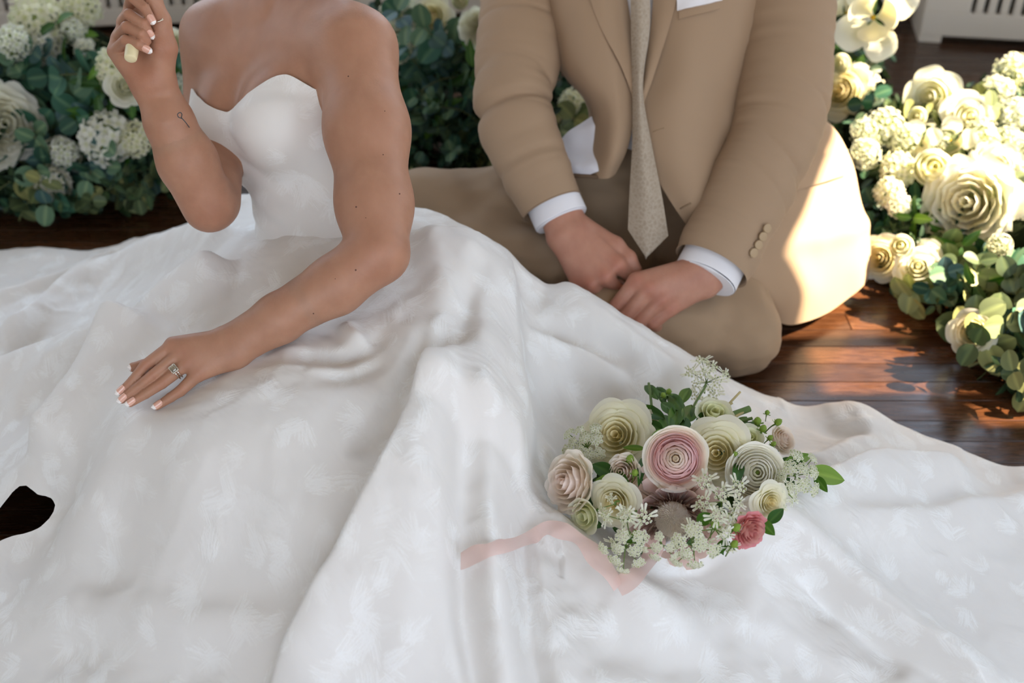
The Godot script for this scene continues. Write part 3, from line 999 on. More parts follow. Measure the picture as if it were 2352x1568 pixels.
func skirt(gown: Node3D) -> void:
	var base := OUTLINE.slice(0)
	base.append_array([[565, 530, 0.31], [680, 545, 0.385], [780, 555, 0.39], [380, 925, 0.300], [300, 935, 0.294], [340, 975, 0.300], [520, 850, 0.338], [640, 790, 0.345], [760, 740, 0.355], [880, 680, 0.365], [620, 640, 0.355], [480, 700, 0.31], [1000, 640, 0.37], [1110, 640, 0.355],
		[300, 640, 0.10], [150, 700, 0.06], [0, 800, 0.05], [-200, 800, 0.03], [300, 720, 0.18], [200, 900, 0.17], [60, 960, 0.09], [-150, 950, 0.04], [75, 1090, 0.13], [200, 1090, 0.235], [400, 1080, 0.30], [600, 1000, 0.335], [850, 900, 0.35], [1000, 850, 0.345], [1120, 850, 0.315],
		[1150, 1000, 0.27], [1255, 700, 0.235], [1300, 830, 0.20], [1400, 850, 0.19], [1260, 960, 0.17], [1450, 950, 0.16], [1600, 950, 0.13], [1330, 1150, 0.13], [1500, 1100, 0.13], [1700, 1080, 0.12], [1800, 1120, 0.11], [1450, 1280, 0.13], [1650, 1270, 0.13], [1950, 1060, 0.07], [2100, 1100, 0.05],
		[0, 1330, 0.035], [-250, 1200, 0.02], [120, 1230, 0.07], [250, 1300, 0.15], [450, 1330, 0.20], [700, 1280, 0.25], [900, 1150, 0.29], [1000, 1350, 0.235], [1130, 1250, 0.24], [1280, 1300, 0.18],
		[0, 1560, 0.03], [250, 1560, 0.09], [500, 1560, 0.13], [800, 1560, 0.16], [1100, 1560, 0.16], [1400, 1560, 0.12], [1800, 1560, 0.06], [2300, 1560, 0.03], [1550, 1420, 0.12], [1850, 1400, 0.08], [2100, 1300, 0.07], [2330, 1250, 0.04], [1900, 1200, 0.12], [2050, 1130, 0.085],
		[-300, 1900, 0.015], [600, 1950, 0.05], [1500, 1950, 0.03], [2600, 1900, 0.01], [2700, 1400, 0.015]])
	tps_fit(base)
	folds.clear()
	# the high edge over the knee and the drop beyond it
	fold([[1165, 600], [1178, 690], [1186, 800], [1196, 900], [1207, 975], [1196, 1050], [1192, 1130]], 0.045, 0.011, 0.13, 0.12)
	fold([[1192, 1120], [1200, 1250], [1215, 1400], [1235, 1570], [1250, 1700]], -0.026, 0.016, 0.03, 0.2)
	fold([[1130, 900], [1125, 1050], [1130, 1250], [1145, 1400], [1160, 1570], [1170, 1700]], 0.026, 0.03, 0.045, 0.25)
	fold([[1062, 850], [1064, 1050], [1060, 1250], [1066, 1400], [1095, 1570], [1110, 1700]], -0.030, 0.03, 0.015, 0.25)
	fold([[990, 800], [985, 900], [950, 1000], [880, 1150], [790, 1320], [720, 1440], [650, 1580], [600, 1700]], 0.042, 0.08, 0.012, 0.2)
	fold([[1010, 900], [990, 1100], [960, 1300], [930, 1500], [920, 1650]], 0.012, 0.03, 0.03, 0.3)
	# left side: sheets running down from the waist
	fold([[575, 548], [450, 570], [330, 608], [215, 645], [140, 690], [60, 760], [-40, 800]], 0.036, 0.05, 0.014, 0.15)
	fold([[560, 605], [480, 655], [400, 710], [325, 778], [290, 795], [200, 822], [100, 860], [0, 895], [-100, 930]], 0.044, 0.08, 0.015, 0.15)
	fold([[300, 790], [250, 850], [180, 930], [110, 1010], [60, 1070]], 0.042, 0.08, 0.015, 0.2)
	fold([[520, 520], [440, 535], [300, 580], [150, 640], [0, 690], [-100, 720]], 0.016, 0.025, 0.02, 0.2)
	fold([[0, 1010], [60, 930], [140, 880], [230, 840]], 0.012, 0.03, 0.015, 0.3)
	fold([[160, 650], [120, 720], [60, 800], [0, 850]], -0.012, 0.03, 0.03, 0.3)
	# creases pulled from the elbow and the hand
	fold([[650, 812], [740, 815], [830, 802], [905, 752]], -0.011, 0.010, 0.022, 0.3)
	fold([[690, 868], [780, 862], [850, 845], [900, 815]], -0.007, 0.008, 0.02, 0.35)
	fold([[790, 735], [800, 765], [830, 790], [880, 800]], 0.009, 0.012, 0.012, 0.3)
	fold([[985, 775], [960, 830], [905, 920], [840, 1000], [800, 1060]], -0.012, 0.025, 0.012, 0.3)
	fold([[1040, 770], [1010, 830], [1005, 920]], -0.009, 0.012, 0.012, 0.35)
	fold([[1150, 640], [1090, 720], [1060, 800], [1050, 880]], -0.014, 0.02, 0.02, 0.3)
	fold([[1000, 500], [990, 580], [1010, 680], [1030, 760]], 0.007, 0.02, 0.02, 0.3)
	fold([[1080, 640], [1100, 720], [1090, 800]], 0.007, 0.02, 0.02, 0.35)
	fold([[60, 1105], [150, 1125], [300, 1170], [480, 1215], [640, 1240]], -0.012, 0.05, 0.02, 0.2)
	fold([[0, 1300], [200, 1305], [420, 1330], [620, 1318], [740, 1280]], -0.013, 0.03, 0.03, 0.25)
	fold([[0, 1400], [250, 1400], [450, 1440], [600, 1420]], 0.010, 0.04, 0.025, 0.3)
	fold([[0, 1500], [200, 1490], [400, 1530], [560, 1520]], -0.010, 0.03, 0.03, 0.3)
	# train to the right, over the shins
	fold([[1190, 610], [1300, 690], [1420, 770], [1540, 850], [1640, 900]], 0.012, 0.02, 0.04, 0.25)
	fold([[1195, 700], [1300, 760], [1400, 800], [1480, 850]], -0.013, 0.012, 0.03, 0.3)
	fold([[1195, 770], [1280, 800], [1380, 850], [1450, 910]], 0.015, 0.018, 0.035, 0.3)
	fold([[1270, 830], [1290, 900], [1330, 980]], 0.009, 0.018, 0.018, 0.3)
	fold([[1210, 990], [1260, 1050], [1300, 1120], [1345, 1210], [1380, 1270]], 0.014, 0.02, 0.03, 0.3)
	fold([[1235, 1225], [1275, 1235], [1330, 1270], [1410, 1350], [1520, 1420], [1680, 1500]], 0.028, 0.038, 0.038, 0.25)
	# sheet lapping against the right of the bouquet
	fold([[1600, 1320], [1700, 1272], [1790, 1200], [1870, 1145], [1945, 1108], [2040, 1085], [2160, 1100], [2280, 1120]], 0.036, 0.014, 0.075, 0.15)
	fold([[1430, 1345], [1560, 1300], [1720, 1290], [1850, 1330], [1960, 1410], [2080, 1490], [2200, 1570], [2350, 1680]], 0.040, 0.05, 0.009, 0.15)
	fold([[1790, 1330], [1900, 1380], [2000, 1470], [2100, 1560]], -0.010, 0.02, 0.03, 0.25)
	fold([[1880, 1240], [2050, 1215], [2200, 1190], [2360, 1150], [2500, 1130]], 0.016, 0.02, 0.05, 0.2)
	fold([[1790, 1040], [1880, 1060], [1960, 1020], [2030, 1000]], 0.012, 0.015, 0.03, 0.3)
	fold([[1860, 965], [1920, 990], [2010, 1000], [2090, 1050], [2180, 1080]], -0.008, 0.02, 0.02, 0.3)
	fold([[1975, 948], [2010, 1000], [2080, 1050]], 0.008, 0.02, 0.02, 0.3)
	fold([[1560, 1380], [1750, 1440], [1900, 1520], [2000, 1600]], 0.010, 0.05, 0.02, 0.3)
	fold([[1300, 1480], [1500, 1500], [1700, 1560]], -0.008, 0.03, 0.03, 0.3)
	# the edge beyond which the skirt falls out of sight
	var back := PackedVector3Array()
	for q in OUTLINE: back.append(PY(q[0], q[1], q[2]))
	var hole := PackedVector2Array()
	for q in [[-480, 1190, 0.05], [-60, 1205, 0.10], [0, 1172, 0.11], [30, 1132, 0.115], [52, 1112, 0.12], [70, 1122, 0.115], [85, 1132, 0.11], [112, 1138, 0.10], [126, 1150, 0.085], [127, 1165, 0.07], [118, 1188, 0.06], [95, 1210, 0.05], [60, 1226, 0.04], [30, 1236, 0.035], [0, 1248, 0.03], [-60, 1275, 0.02], [-480, 1400, 0.02]]:
		var w := on_skirt(q[0], q[1], 0.0)
		hole.append(Vector2(w.x, w.z))
	var hb := Rect2(hole[0], Vector2.ZERO)
	for q in hole: hb = hb.expand(q)
	hb = hb.grow(0.02)
	var nz := FastNoiseLite.new()
	nz.frequency = 5.5
	nz.fractal_octaves = 3
	var nz2 := FastNoiseLite.new()
	nz2.frequency = 26.0
	nz2.fractal_octaves = 2
	var nz3 := FastNoiseLite.new()
	nz3.frequency = 4.2
	nz3.fractal_octaves = 2
	nz3.domain_warp_enabled = true
	nz3.domain_warp_amplitude = 0.12
	nz3.domain_warp_frequency = 3.0
	var nx := 620
	var nr := 330
	var x0 := -1.42
	var x1 := 1.12
	var m := MB.new()
	var dead := PackedByteArray()
	var seg := 1
	for k in nx + 1:
		var x := lerpf(x0, x1, float(k) / nx)
		while seg < back.size() - 1 and back[seg].x < x: seg += 1
		var f := clampf((x - back[seg - 1].x) / (back[seg].x - back[seg - 1].x), 0, 1)
		var p0 := back[maxi(seg - 2, 0)]; var p1 := back[seg - 1]; var p2 := back[seg]; var p3 := back[mini(seg + 1, back.size() - 1)]
		var zb := cr(p0, p1, p2, p3, f).z
		var edge := 0.0
		for r in nr + 8:
			var rr := r - 7
			var z := lerpf(zb, -0.72, maxf(rr, 0) / float(nr))
			var p := Vector2(x, z)
			var inside := false
			if hb.has_point(p):
				inside = Geometry2D.is_point_in_polygon(p, hole)
				if inside:
					var best := p; var bd := 1e9
					for j in hole.size() - 1:
						var c := Geometry2D.get_closest_point_to_segment(p, hole[j], hole[j + 1])
						if c.distance_squared_to(p) < bd: bd = c.distance_squared_to(p); best = c
					inside = bd > 0.011 * 0.011
					p = best
			var h := 0.0
			if rr >= 0:
				h = tps(p) + fold_height(p) + nz.get_noise_2d(p.x, p.y) * 0.007 + nz2.get_noise_2d(p.x, p.y) * 0.0013 + pow(1.0 - absf(nz3.get_noise_2d(p.x, p.y)), 5.0) * 0.0055 * (0.4 + nz.get_noise_2d(p.x + 5.0, p.y)) 
				h = maxf(h, 0.006 + 0.3 * maxf(0.0, h + 0.03) * 0.1)
			m.add(Vector3(p.x, h, p.y), Color.WHITE, p)
			dead.append(1 if inside else 0)
		var col0 := k * (nr + 8)
		var top := m.v[col0 + 7]
		for r in 7:
			var s := (7 - r) / 7.0
			m.v[col0 + r] = Vector3(x, lerpf(top.y, maxf(0.004, top.y - 0.16), 1.0 - sqrt(1.0 - s * s * 0.999)), top.z - 0.05 * sin(s * PI * 0.5))
	var w := nr + 8
	for k in nx:
		for r in w - 1:
			var a := k * w + r
			if dead[a] + dead[a + 1] + dead[a + w] + dead[a + w + 1] > 0: continue
			m.quad(a, a + 1, a + w + 1, a + w)
	part("skirt", m.mesh(), M.gown_cloth, gown)

# ---------- the seated man: body, suit, shirt, tie ----------
func groom() -> void:
	var t := thing("person", "person in a tan suit and speckled tie sitting cross-legged on the floor", "person", Vector3(0.28, 0, -1.85))
	var cam := Vector3(0, CH, 0)
	# body: hands in fine detail, arms and trunk hidden by the clothes
	var m := MB.new()
	var core := []
	chain(core, [[1470, -330, 2.20], [1470, -200, 2.20]], [0.06, 0.065], 0.03)
	chain(core, [[1300, -80, 2.2], [1680, -80, 2.2]], [0.07, 0.07], 0.05)
	chain(core, [[1480, -40, 2.21], [1490, 120, 2.22], [1500, 240, 2.23]], [0.105, 0.09, 0.08], 0.05)
	chain(core, [[1260, -90, 2.16], [1195, 100, 2.11], [1182, 268, 2.05], [1280, 480, 2.005]], [0.058, 0.052, 0.044, 0.034], 0.03)
	chain(core, [[1740, -90, 2.16], [1812, 100, 2.11], [1785, 290, 2.05], [1635, 612, 1.962]], [0.058, 0.052, 0.044, 0.034], 0.03)
	Field.new(core, 0.008).mesh_into(m)
	var red := []
	# left hand, a fist resting on the shin
	var hl := []
	chain(hl, [[1665, 560, 1.975], [1632, 614, 1.957]], [0.034, 0.031], 0.01)
	chain(hl, [[1650, 585, 1.97], [1600, 622, 1.95]], [0.030, 0.024], 0.012)
	chain(hl, [[1660, 610, 1.97], [1622, 650, 1.958]], [0.030, 0.024], 0.012)
	var kn := [[1462, 646, 1.935], [1490, 662, 1.928], [1519, 686, 1.931], [1541, 708, 1.942]]
	var wr := [[1592, 618, 1.95], [1602, 628, 1.948], [1612, 640, 1.952], [1620, 652, 1.958]]
	var pip := [[1415, 700, 1.945], [1438, 724, 1.938], [1468, 738, 1.938], [1500, 742, 1.947]]
	var dip := [[1428, 722, 1.978], [1452, 742, 1.975], [1482, 752, 1.975], [1512, 752, 1.978]]
	var tip := [[1468, 706, 1.985], [1488, 722, 1.985], [1512, 732, 1.985], [1536, 736, 1.985]]
	for k in 4:
		chain(hl, [wr[k], kn[k]], [0.021, [0.0155, 0.0155, 0.0145, 0.013][k]], 0.014)
		chain(hl, [kn[k], pip[k]], [[0.0145, 0.0145, 0.0138, 0.0125][k], 0.0112], 0.005)
		chain(hl, [pip[k], dip[k], tip[k]], [0.0112, 0.0102, 0.0088], 0.002)
		red.append([P(kn[k][0], kn[k][1], kn[k][2] - 0.012), 0.016, 0.75])
		red.append([P(pip[k][0], pip[k][1], pip[k][2] - 0.008), 0.016, 0.45])
	chain(hl, [[1572, 640, 1.962], [1500, 712, 1.965]], [0.024, 0.020], 0.012)
	chain(hl, [[1580, 615, 1.97], [1480, 655, 1.975], [1425, 690, 1.985]], [0.018, 0.013, 0.010], 0.008)
	Field.new(hl, 0.0028).mesh_into(m, null, null, func(p): return redden(p, red))
	# right hand, back uppermost, the forefinger and thumb reaching across
	var hr := []
	red = []
	chain(hr, [[1270, 455, 2.015], [1296, 505, 2.0]], [0.036, 0.031], 0.01)
	chain(hr, [[1276, 470, 2.01], [1288, 540, 1.992]], [0.032, 0.026], 0.012)
	chain(hr, [[1288, 470, 2.01], [1326, 530, 1.992]], [0.028, 0.024], 0.012)
	kn = [[1418, 608, 1.968], [1388, 634, 1.960], [1354, 651, 1.963], [1328, 650, 1.974]]
	wr = [[1330, 530, 1.99], [1318, 538, 1.986], [1304, 546, 1.986], [1292, 552, 1.99]]
	pip = [[1450, 636, 1.985], [1418, 662, 1.985], [1384, 676, 1.988], [1352, 672, 1.997]]
	dip = [[1466, 648, 2.01], [1436, 668, 2.015], [1402, 680, 2.018], [1368, 676, 2.02]]
	tip = [[1452, 640, 2.03], [1424, 652, 2.035], [1392, 660, 2.035], [1362, 656, 2.035]]
	for k in 4:
		chain(hr, [wr[k], kn[k]], [0.022, [0.0155, 0.0155, 0.0145, 0.0132][k]], 0.014)
		chain(hr, [kn[k], pip[k]], [[0.0145, 0.0142, 0.0135, 0.0125][k], 0.0115], 0.005)
		chain(hr, [pip[k], dip[k], tip[k]], [0.0115, 0.0102, 0.0088], 0.002)
		red.append([P(kn[k][0], kn[k][1], kn[k][2] - 0.012), 0.017, 0.75])
		red.append([P(pip[k][0], pip[k][1], pip[k][2] - 0.008), 0.016, 0.5])
	chain(hr, [[1345, 530, 1.998], [1412, 565, 1.990], [1444, 592, 1.984], [1462, 620, 1.984]], [0.022, 0.0165, 0.0125, 0.0100], 0.008)
	Field.new(hr, 0.0028).mesh_into(m, null, null, func(p): return redden(p, red))
	part("body", m.mesh(), M.skin_rosy, t)
	# trousers
	var wn := FastNoiseLite.new()
	wn.frequency = 11.0
	wn.fractal_octaves = 2
	var crease := func(p): return wn.get_noise_3d(p.x * 0.8, p.y * 1.6, p.z * 0.8) * 0.0075
	var tr := []
	chain(tr, [[1420, 490, 2.28], [1580, 510, 2.28]], [0.12, 0.12], 0.05)
	chain(tr, [[1445, 420, 2.20], [1560, 430, 2.20]], [0.085, 0.085], 0.04)
	chain(tr, [[1420, 500, 2.22], [1200, 480, 2.19], [975, 474, 2.2]], [0.095, 0.083, 0.070], 0.04)
	chain(tr, [[975, 474, 2.2], [1120, 560, 2.14], [1290, 615, 2.075]], [0.068, 0.060, 0.046], 0.03)
	chain(tr, [[1570, 540, 2.22], [1640, 660, 2.16], [1692, 765, 2.09]], [0.100, 0.085, 0.074], 0.04)
	chain(tr, [[1692, 765, 2.09], [1545, 742, 2.035], [1395, 712, 2.00]], [0.072, 0.064, 0.048], 0.03)
	chain(tr, [[1380, 470, 2.17], [1455, 600, 2.15], [1420, 668, 2.12]], [0.020, 0.030, 0.042], 0.03)
	m = MB.new()
	Field.new(tr, 0.0062).mesh_into(m, null, crease)
	part("trousers", m.mesh(), M.suit_trousers, t)
	m = MB.new()
	tube(m, pl([[1235, 600, 2.11], [1275, 645, 2.085], [1310, 668, 2.075], [1345, 684, 2.08]]), [0.030, 0.036, 0.034, 0.016], 20, 6, 0.8)
	tag(part("shoe", m.mesh(), M.black_shoe, t), "black leather shoe")
	m = MB.new()
	tube(m, pl([[1285, 606, 2.085], [1318, 640, 2.07]]), [0.037, 0.034], 20, 4)
	tag(part("sock", m.mesh(), M.grey_sock, t), "grey sock")
	# shirt
	var shirt := grp("shirt", t)
	var sh := []
	chain(sh, [[1455, -160, 2.16], [1465, 60, 2.15], [1490, 230, 2.185], [1495, 330, 2.20]], [0.105, 0.108, 0.092, 0.085], 0.04)
	m = MB.new()
	Field.new(sh, 0.007).mesh_into(m, null, func(p): return wn.get_noise_3d(p.x, p.y, p.z) * 0.005)
	part("shirt_body", m.mesh(), M.shirt_cloth, shirt)
	# tie, hanging free of the belly
	var tg := [pl([[1447, -70, 2.008], [1468, -70, 1.996], [1490, -70, 2.004]]), pl([[1449, 60, 2.000], [1470, 60, 1.986], [1493, 60, 1.996]]), pl([[1452, 200, 1.994], [1468, 200, 1.976], [1477, 200, 1.986]]), pl([[1452, 330, 1.994], [1473, 330, 1.974], [1497, 330, 1.984]]),
		pl([[1446, 440, 1.996], [1483, 445, 1.978], [1520, 447, 1.988]]), pl([[1442, 527, 2.002], [1487, 536, 1.986], [1535, 541, 1.994]])]
	var tie := net(tg, 14, 60)
	# the pointed end
	var last: PackedVector3Array = tie[tie.size() - 1]
	var point := P(1484, 592, 1.990)
	for r in range(1, 13):
		var row := PackedVector3Array()
		for k in last.size(): row.append(last[k].lerp(point, r / 12.0))
		tie.append(row)
	m = MB.new()
	solid_sheet(m, tie, 0.004)
	part("tie", m.mesh(), M.tie_cloth, t)
	# jacket: two fronts wrapped round to the back
	var jacket := grp("jacket", t)
	var left := [pl([[1506, -110, 2.03], [1630, -110, 2.025], [1740, -110, 2.07], [1830, -110, 2.17], [1830, -110, 2.30], [1640, -110, 2.42], [1480, -110, 2.45]]),
		pl([[1497, 50, 2.018], [1605, 55, 2.0], [1720, 60, 2.055], [1800, 60, 2.17], [1810, 55, 2.32], [1640, 50, 2.42], [1490, 50, 2.45]]),
		pl([[1480, 175, 2.008], [1585, 180, 1.985], [1700, 190, 2.055], [1790, 195, 2.18], [1810, 190, 2.32], [1640, 180, 2.42], [1500, 180, 2.45]]),
		pl([[1466, 285, 1.998], [1570, 295, 1.98], [1690, 310, 2.055], [1815, 315, 2.16], [1905, 290, 2.27], [1700, 300, 2.42], [1510, 300, 2.45]]),
		pl([[1497, 385, 1.998], [1590, 405, 1.982], [1700, 425, 2.055], [1845, 420, 2.155], [1952, 370, 2.30], [1750, 390, 2.42], [1520, 390, 2.46]]),
		pl([[1558, 490, 2.005], [1640, 520, 2.0], [1740, 555, 2.075], [1872, 525, 2.16], [1978, 462, 2.31], [1780, 470, 2.42], [1530, 470, 2.47]]),
		pl([[1632, 585, 2.05], [1700, 640, 2.075], [1780, 672, 2.115], [1888, 640, 2.19], [1998, 555, 2.33], [1800, 550, 2.42], [1540, 550, 2.48]]),
		pl([[1712, 640, 2.10], [1745, 700, 2.125], [1812, 746, 2.185], [1908, 715, 2.25], [1992, 632, 2.33], [1800, 620, 2.40], [1540, 600, 2.48]])]
	var right := [pl([[1415, -110, 2.045], [1340, -110, 2.02], [1260, -110, 2.06], [1200, -110, 2.15], [1200, -110, 2.28], [1330, -110, 2.42], [1480, -110, 2.45]]),
		pl([[1443, 50, 2.03], [1370, 55, 2.0], [1295, 60, 2.04], [1250, 60, 2.14], [1250, 60, 2.28], [1350, 50, 2.42], [1490, 50, 2.45]]),
		pl([[1455, 160, 2.018], [1400, 165, 1.985], [1335, 160, 2.015], [1292, 155, 2.10], [1300, 150, 2.26], [1380, 160, 2.42], [1500, 180, 2.45]]),
		pl([[1456, 255, 2.005], [1420, 262, 1.985], [1385, 252, 2.01], [1350, 235, 2.09], [1345, 220, 2.22], [1400, 250, 2.42], [1510, 300, 2.45]]),
		pl([[1440, 340, 2.01], [1412, 350, 1.995], [1388, 340, 2.015], [1362, 300, 2.08], [1360, 280, 2.22], [1420, 330, 2.42], [1520, 390, 2.46]]),
		pl([[1412, 398, 2.03], [1392, 408, 2.03], [1368, 405, 2.05], [1345, 390, 2.09], [1350, 370, 2.22], [1420, 420, 2.42], [1530, 470, 2.47]])]
	var jn := FastNoiseLite.new()
	jn.frequency = 7.0
	jn.fractal_octaves = 2
	var lb := func(u, v, p): return jn.get_noise_3d(p.x, p.y * 0.6, p.z) * 0.006 + 0.006 * exp(-pow((v - 0.62 - u * 0.25) / 0.03, 2)) * smoothstep(0.25, 0.5, u)
	for s in 2:
		var ctrl: Array = [left, right][s]
		var sd: float = [1.0, -1.0][s]
		var nn := net_normal(ctrl, 0.2, 0.3)
		var side := 1.0 if nn.dot(cam - net_at(ctrl, 0.2, 0.3)) > 0 else -1.0
		m = MB.new()
		solid_sheet(m, net(ctrl, 72, 84, lb if s == 0 else func(u, v, p): return jn.get_noise_3d(p.x, p.y * 0.6, p.z) * 0.005, 0, 1, 0, 1, 0.0001, side), 0.0028)
		part("front_panel", m.mesh(), M.suit_cloth, jacket)
		# lapel, folded back over the front, ending at the roll
		m = MB.new()
		var g := []
		var last_v: float = [0.425, 0.60][s]
		for r in 41:
			var row := PackedVector3Array()
			var v := lerpf(0.0, last_v, r / 40.0)
			var wd: float = lerpf([0.10, 0.19][s], 0.004, pow(r / 40.0, [1.1, 1.6][s]))
			for k in 9:
				var u := wd * k / 8.0
				row.append(net_at(ctrl, u, v) + net_normal(ctrl, maxf(u, 0.01), maxf(v, 0.01)) * side * (0.0075 * sin(PI * (0.12 + 0.80 * k / 8.0)) + 0.0025))
			g.append(row)
		solid_sheet(m, g, 0.002)
		part("lapel", m.mesh(), M.suit_cloth, jacket)
		if s == 1: continue
		# chest welt with the white square above it
		for q in [[0.075, 0.150, 0.150, 0.178, 0.004]]:
			m = MB.new()
			var a := net_at(ctrl, 0.14, 0.155)
			g = []
			for r in 5:
				var row := PackedVector3Array()
				for k in 13: row.append(hit_net(ctrl, lerpf(1560, 1652, k / 12.0), lerpf(26, 2, k / 12.0) + r * 5.0, side, 0.0042))
				g.append(row)
			solid_sheet(m, g, 0.002)
			part("chest_pocket", m.mesh(), M.suit_cloth, jacket)
			m = MB.new()
			g = []
			for r in 7:
				var row := PackedVector3Array()
				for k in 13: row.append(hit_net(ctrl, lerpf(1556, 1655, k / 12.0), lerpf(20, -4, k / 12.0) - 34 + r * 7.0, side, 0.007 + 0.001 * sin(k * 0.9 + r)))
				g.append(row)
			solid_sheet(m, g, 0.0015)
			tag(part("pocket_square", m.mesh(), M.shirt_cloth, t), "white folded pocket square")
		# side pocket flap
		m = MB.new()
		g = []
		for r in 9:
			var row := PackedVector3Array()
			for k in 15:
				var f := k / 14.0
				row.append(hit_net(ctrl, lerpf(1800, 1936, f), lerpf(lerpf(372, 344, f), lerpf(448, 404, f), r / 8.0), side, 0.0035 + 0.003 * r / 8.0))
			g.append(row)
		solid_sheet(m, g, 0.0025)
		part("pocket_flap", m.mesh(), M.suit_cloth, jacket)
		for q in [[1500, 303, 1526, 294], [1563, 479, 1587, 466]]:
			m = MB.new()
			tube(m, PackedVector3Array([hit_net(ctrl, q[0], q[1], side, 0.0012), hit_net(ctrl, (q[0] + q[2]) / 2, (q[1] + q[3]) / 2, side, 0.0012), hit_net(ctrl, q[2], q[3], side, 0.0012)]), [0.0014, 0.0011, 0.0013], 6, 3)
			part("buttonhole", m.mesh(), M.suit_seam, jacket)
	# the loose right quarter turned to show the white lining
	var fl := [pl([[1360, 268, 2.07], [1375, 300, 2.05], [1392, 345, 2.035], [1402, 372, 2.03]]), pl([[1335, 286, 2.085], [1352, 320, 2.06], [1368, 360, 2.04], [1382, 392, 2.035]]), pl([[1300, 308, 2.10], [1318, 345, 2.075], [1338, 378, 2.055], [1352, 402, 2.045]]), pl([[1276, 326, 2.11], [1288, 360, 2.09], [1302, 385, 2.07], [1312, 402, 2.06]])]
	m = MB.new()
	solid_sheet(m, net(fl, 24, 24, func(u, v, p): return 0.004 * sin(u * 7.0 + v * 4.0) + jn.get_noise_3d(p.x * 2, p.y * 2, p.z * 2) * 0.006), 0.002)
	tag(part("lining", m.mesh(), M.white_lining, jacket), "white satin lining of the turned-back front")
	m = MB.new()
	tube(m, pl([[1312, 403, 2.062], [1352, 405, 2.045], [1386, 404, 2.034], [1412, 385, 2.025], [1432, 350, 2.02]]), [0.004, 0.004, 0.004, 0.004, 0.004], 8, 8)
	part("front_hem", m.mesh(), M.suit_lining, jacket)
	# sleeves with drag folds at the elbow
	var sn := FastNoiseLite.new()
	sn.frequency = 3.0
	var fold_l := func(tt, a, p):
		return -0.009 * pow(1.0 - absf(sin(tt * 23.0 + 1.1 * cos(a - 0.6) + 3.0 * sn.get_noise_3d(p.x * 2, p.y * 2, p.z * 2))), 2.5) * exp(-pow((tt - 0.55) / 0.16, 2)) * (0.55 + 0.45 * cos(a - 2.6)) + sn.get_noise_3d(p.x * 3, p.y * 3, p.z * 3) * 0.007
	var fold_r := func(tt, a, p):
		return -0.012 * exp(-pow((tt - 0.60 - 0.015 * cos(a)) / 0.018, 2)) + -0.006 * pow(1.0 - absf(sin(tt * 20.0 + 0.8 * sin(a) + 2.0 * sn.get_noise_3d(p.x * 2, p.y * 2, p.z * 2))), 2.5) * exp(-pow((tt - 0.45) / 0.2, 2)) + sn.get_noise_3d(p.x * 3, p.y * 3 + 5, p.z * 3) * 0.008 - 0.005 * exp(-pow((tt - 0.83 + 0.02 * sin(a)) / 0.02, 2)) * (0.5 + 0.5 * sin(a + 0.5))
	var sl := pl([[1800, -140, 2.15], [1806, 0, 2.12], [1804, 150, 2.085], [1785, 290, 2.05], [1735, 410, 2.02], [1680, 520, 1.99], [1633, 612, 1.966]])
	var sr := pl([[1205, -140, 2.15], [1196, 0, 2.12], [1190, 130, 2.085], [1178, 250, 2.05], [1218, 365, 2.03], [1268, 475, 2.012]])
	for s in 2:
		m = MB.new()
		tube(m, [sl, sr][s], [[0.098, 0.091, 0.087, 0.083, 0.077, 0.071, 0.0665], [0.088, 0.080, 0.077, 0.073, 0.066, 0.056]][s], 72, 26, 0.88, (cam - P(1500, 300, 2.0)).normalized(), [fold_l, fold_r][s], false)
		# turned hem inside the cuff
		var ln: PackedVector3Array = [sl, sr][s]
		var d := (ln[ln.size() - 1] - ln[ln.size() - 2]).normalized()
		var e := ln[ln.size() - 1]
		var rr: float = [0.0665, 0.056][s]
		tube(m, PackedVector3Array([e - d * 0.0005, e - d * 0.008, e - d * 0.05]), [rr + sn.get_noise_3d(e.x * 3, e.y * 3, e.z * 3) * 0.007, rr * 0.95, rr * 0.9], 72, 3, 0.88, (cam - P(1500, 300, 2.0)).normalized(), null, false)
		part("sleeve", m.mesh(), M.suit_cloth, jacket)
		var cf := MB.new()
		var cr_: float = [0.0565, 0.049][s]
		var oo: PackedVector3Array = [PackedVector3Array([e - d * 0.05, e, e + d * 0.0215, e + d * 0.0235, e + d * 0.022, e - d * 0.03]), PackedVector3Array([e - d * 0.05, e, e + d * 0.024, e + d * 0.026, e + d * 0.0245, e - d * 0.03])][s]
		if s == 1:
			for k in oo.size(): oo[k] += Vector3(0.006, 0, 0)
		tube(cf, oo, [cr_, cr_, cr_, cr_ - 0.0015, cr_ - 0.003, cr_ - 0.004], 48, 4, 0.85, (cam - P(1500, 300, 2.0)).normalized(), null, false)
		part("cuff", cf.mesh(), M.shirt_cloth, shirt)
	# four horn buttons by the left cuff
	var bt := MB.new()
	tube(bt, PackedVector3Array([Vector3.ZERO, Vector3(0, 0.002, 0), Vector3(0, 0.0033, 0), Vector3(0, 0.0036, 0), Vector3(0, 0.0028, 0), Vector3(0, 0.0026, 0)]), [0.0078, 0.0082, 0.0076, 0.0062, 0.0052, 0.0004], 24, 3, 1.0, Vector3.RIGHT)
	for k in 4:
		for s in 1: ball(bt, Vector3([-0.0015, 0.0015, -0.0015, 0.0015][k], 0.0026, [-0.0015, -0.0015, 0.0015, 0.0015][k]), Vector3(0.0007, 0.0005, 0.0007), Basis(), 6, 4)
	var bmesh_ := bt.mesh()
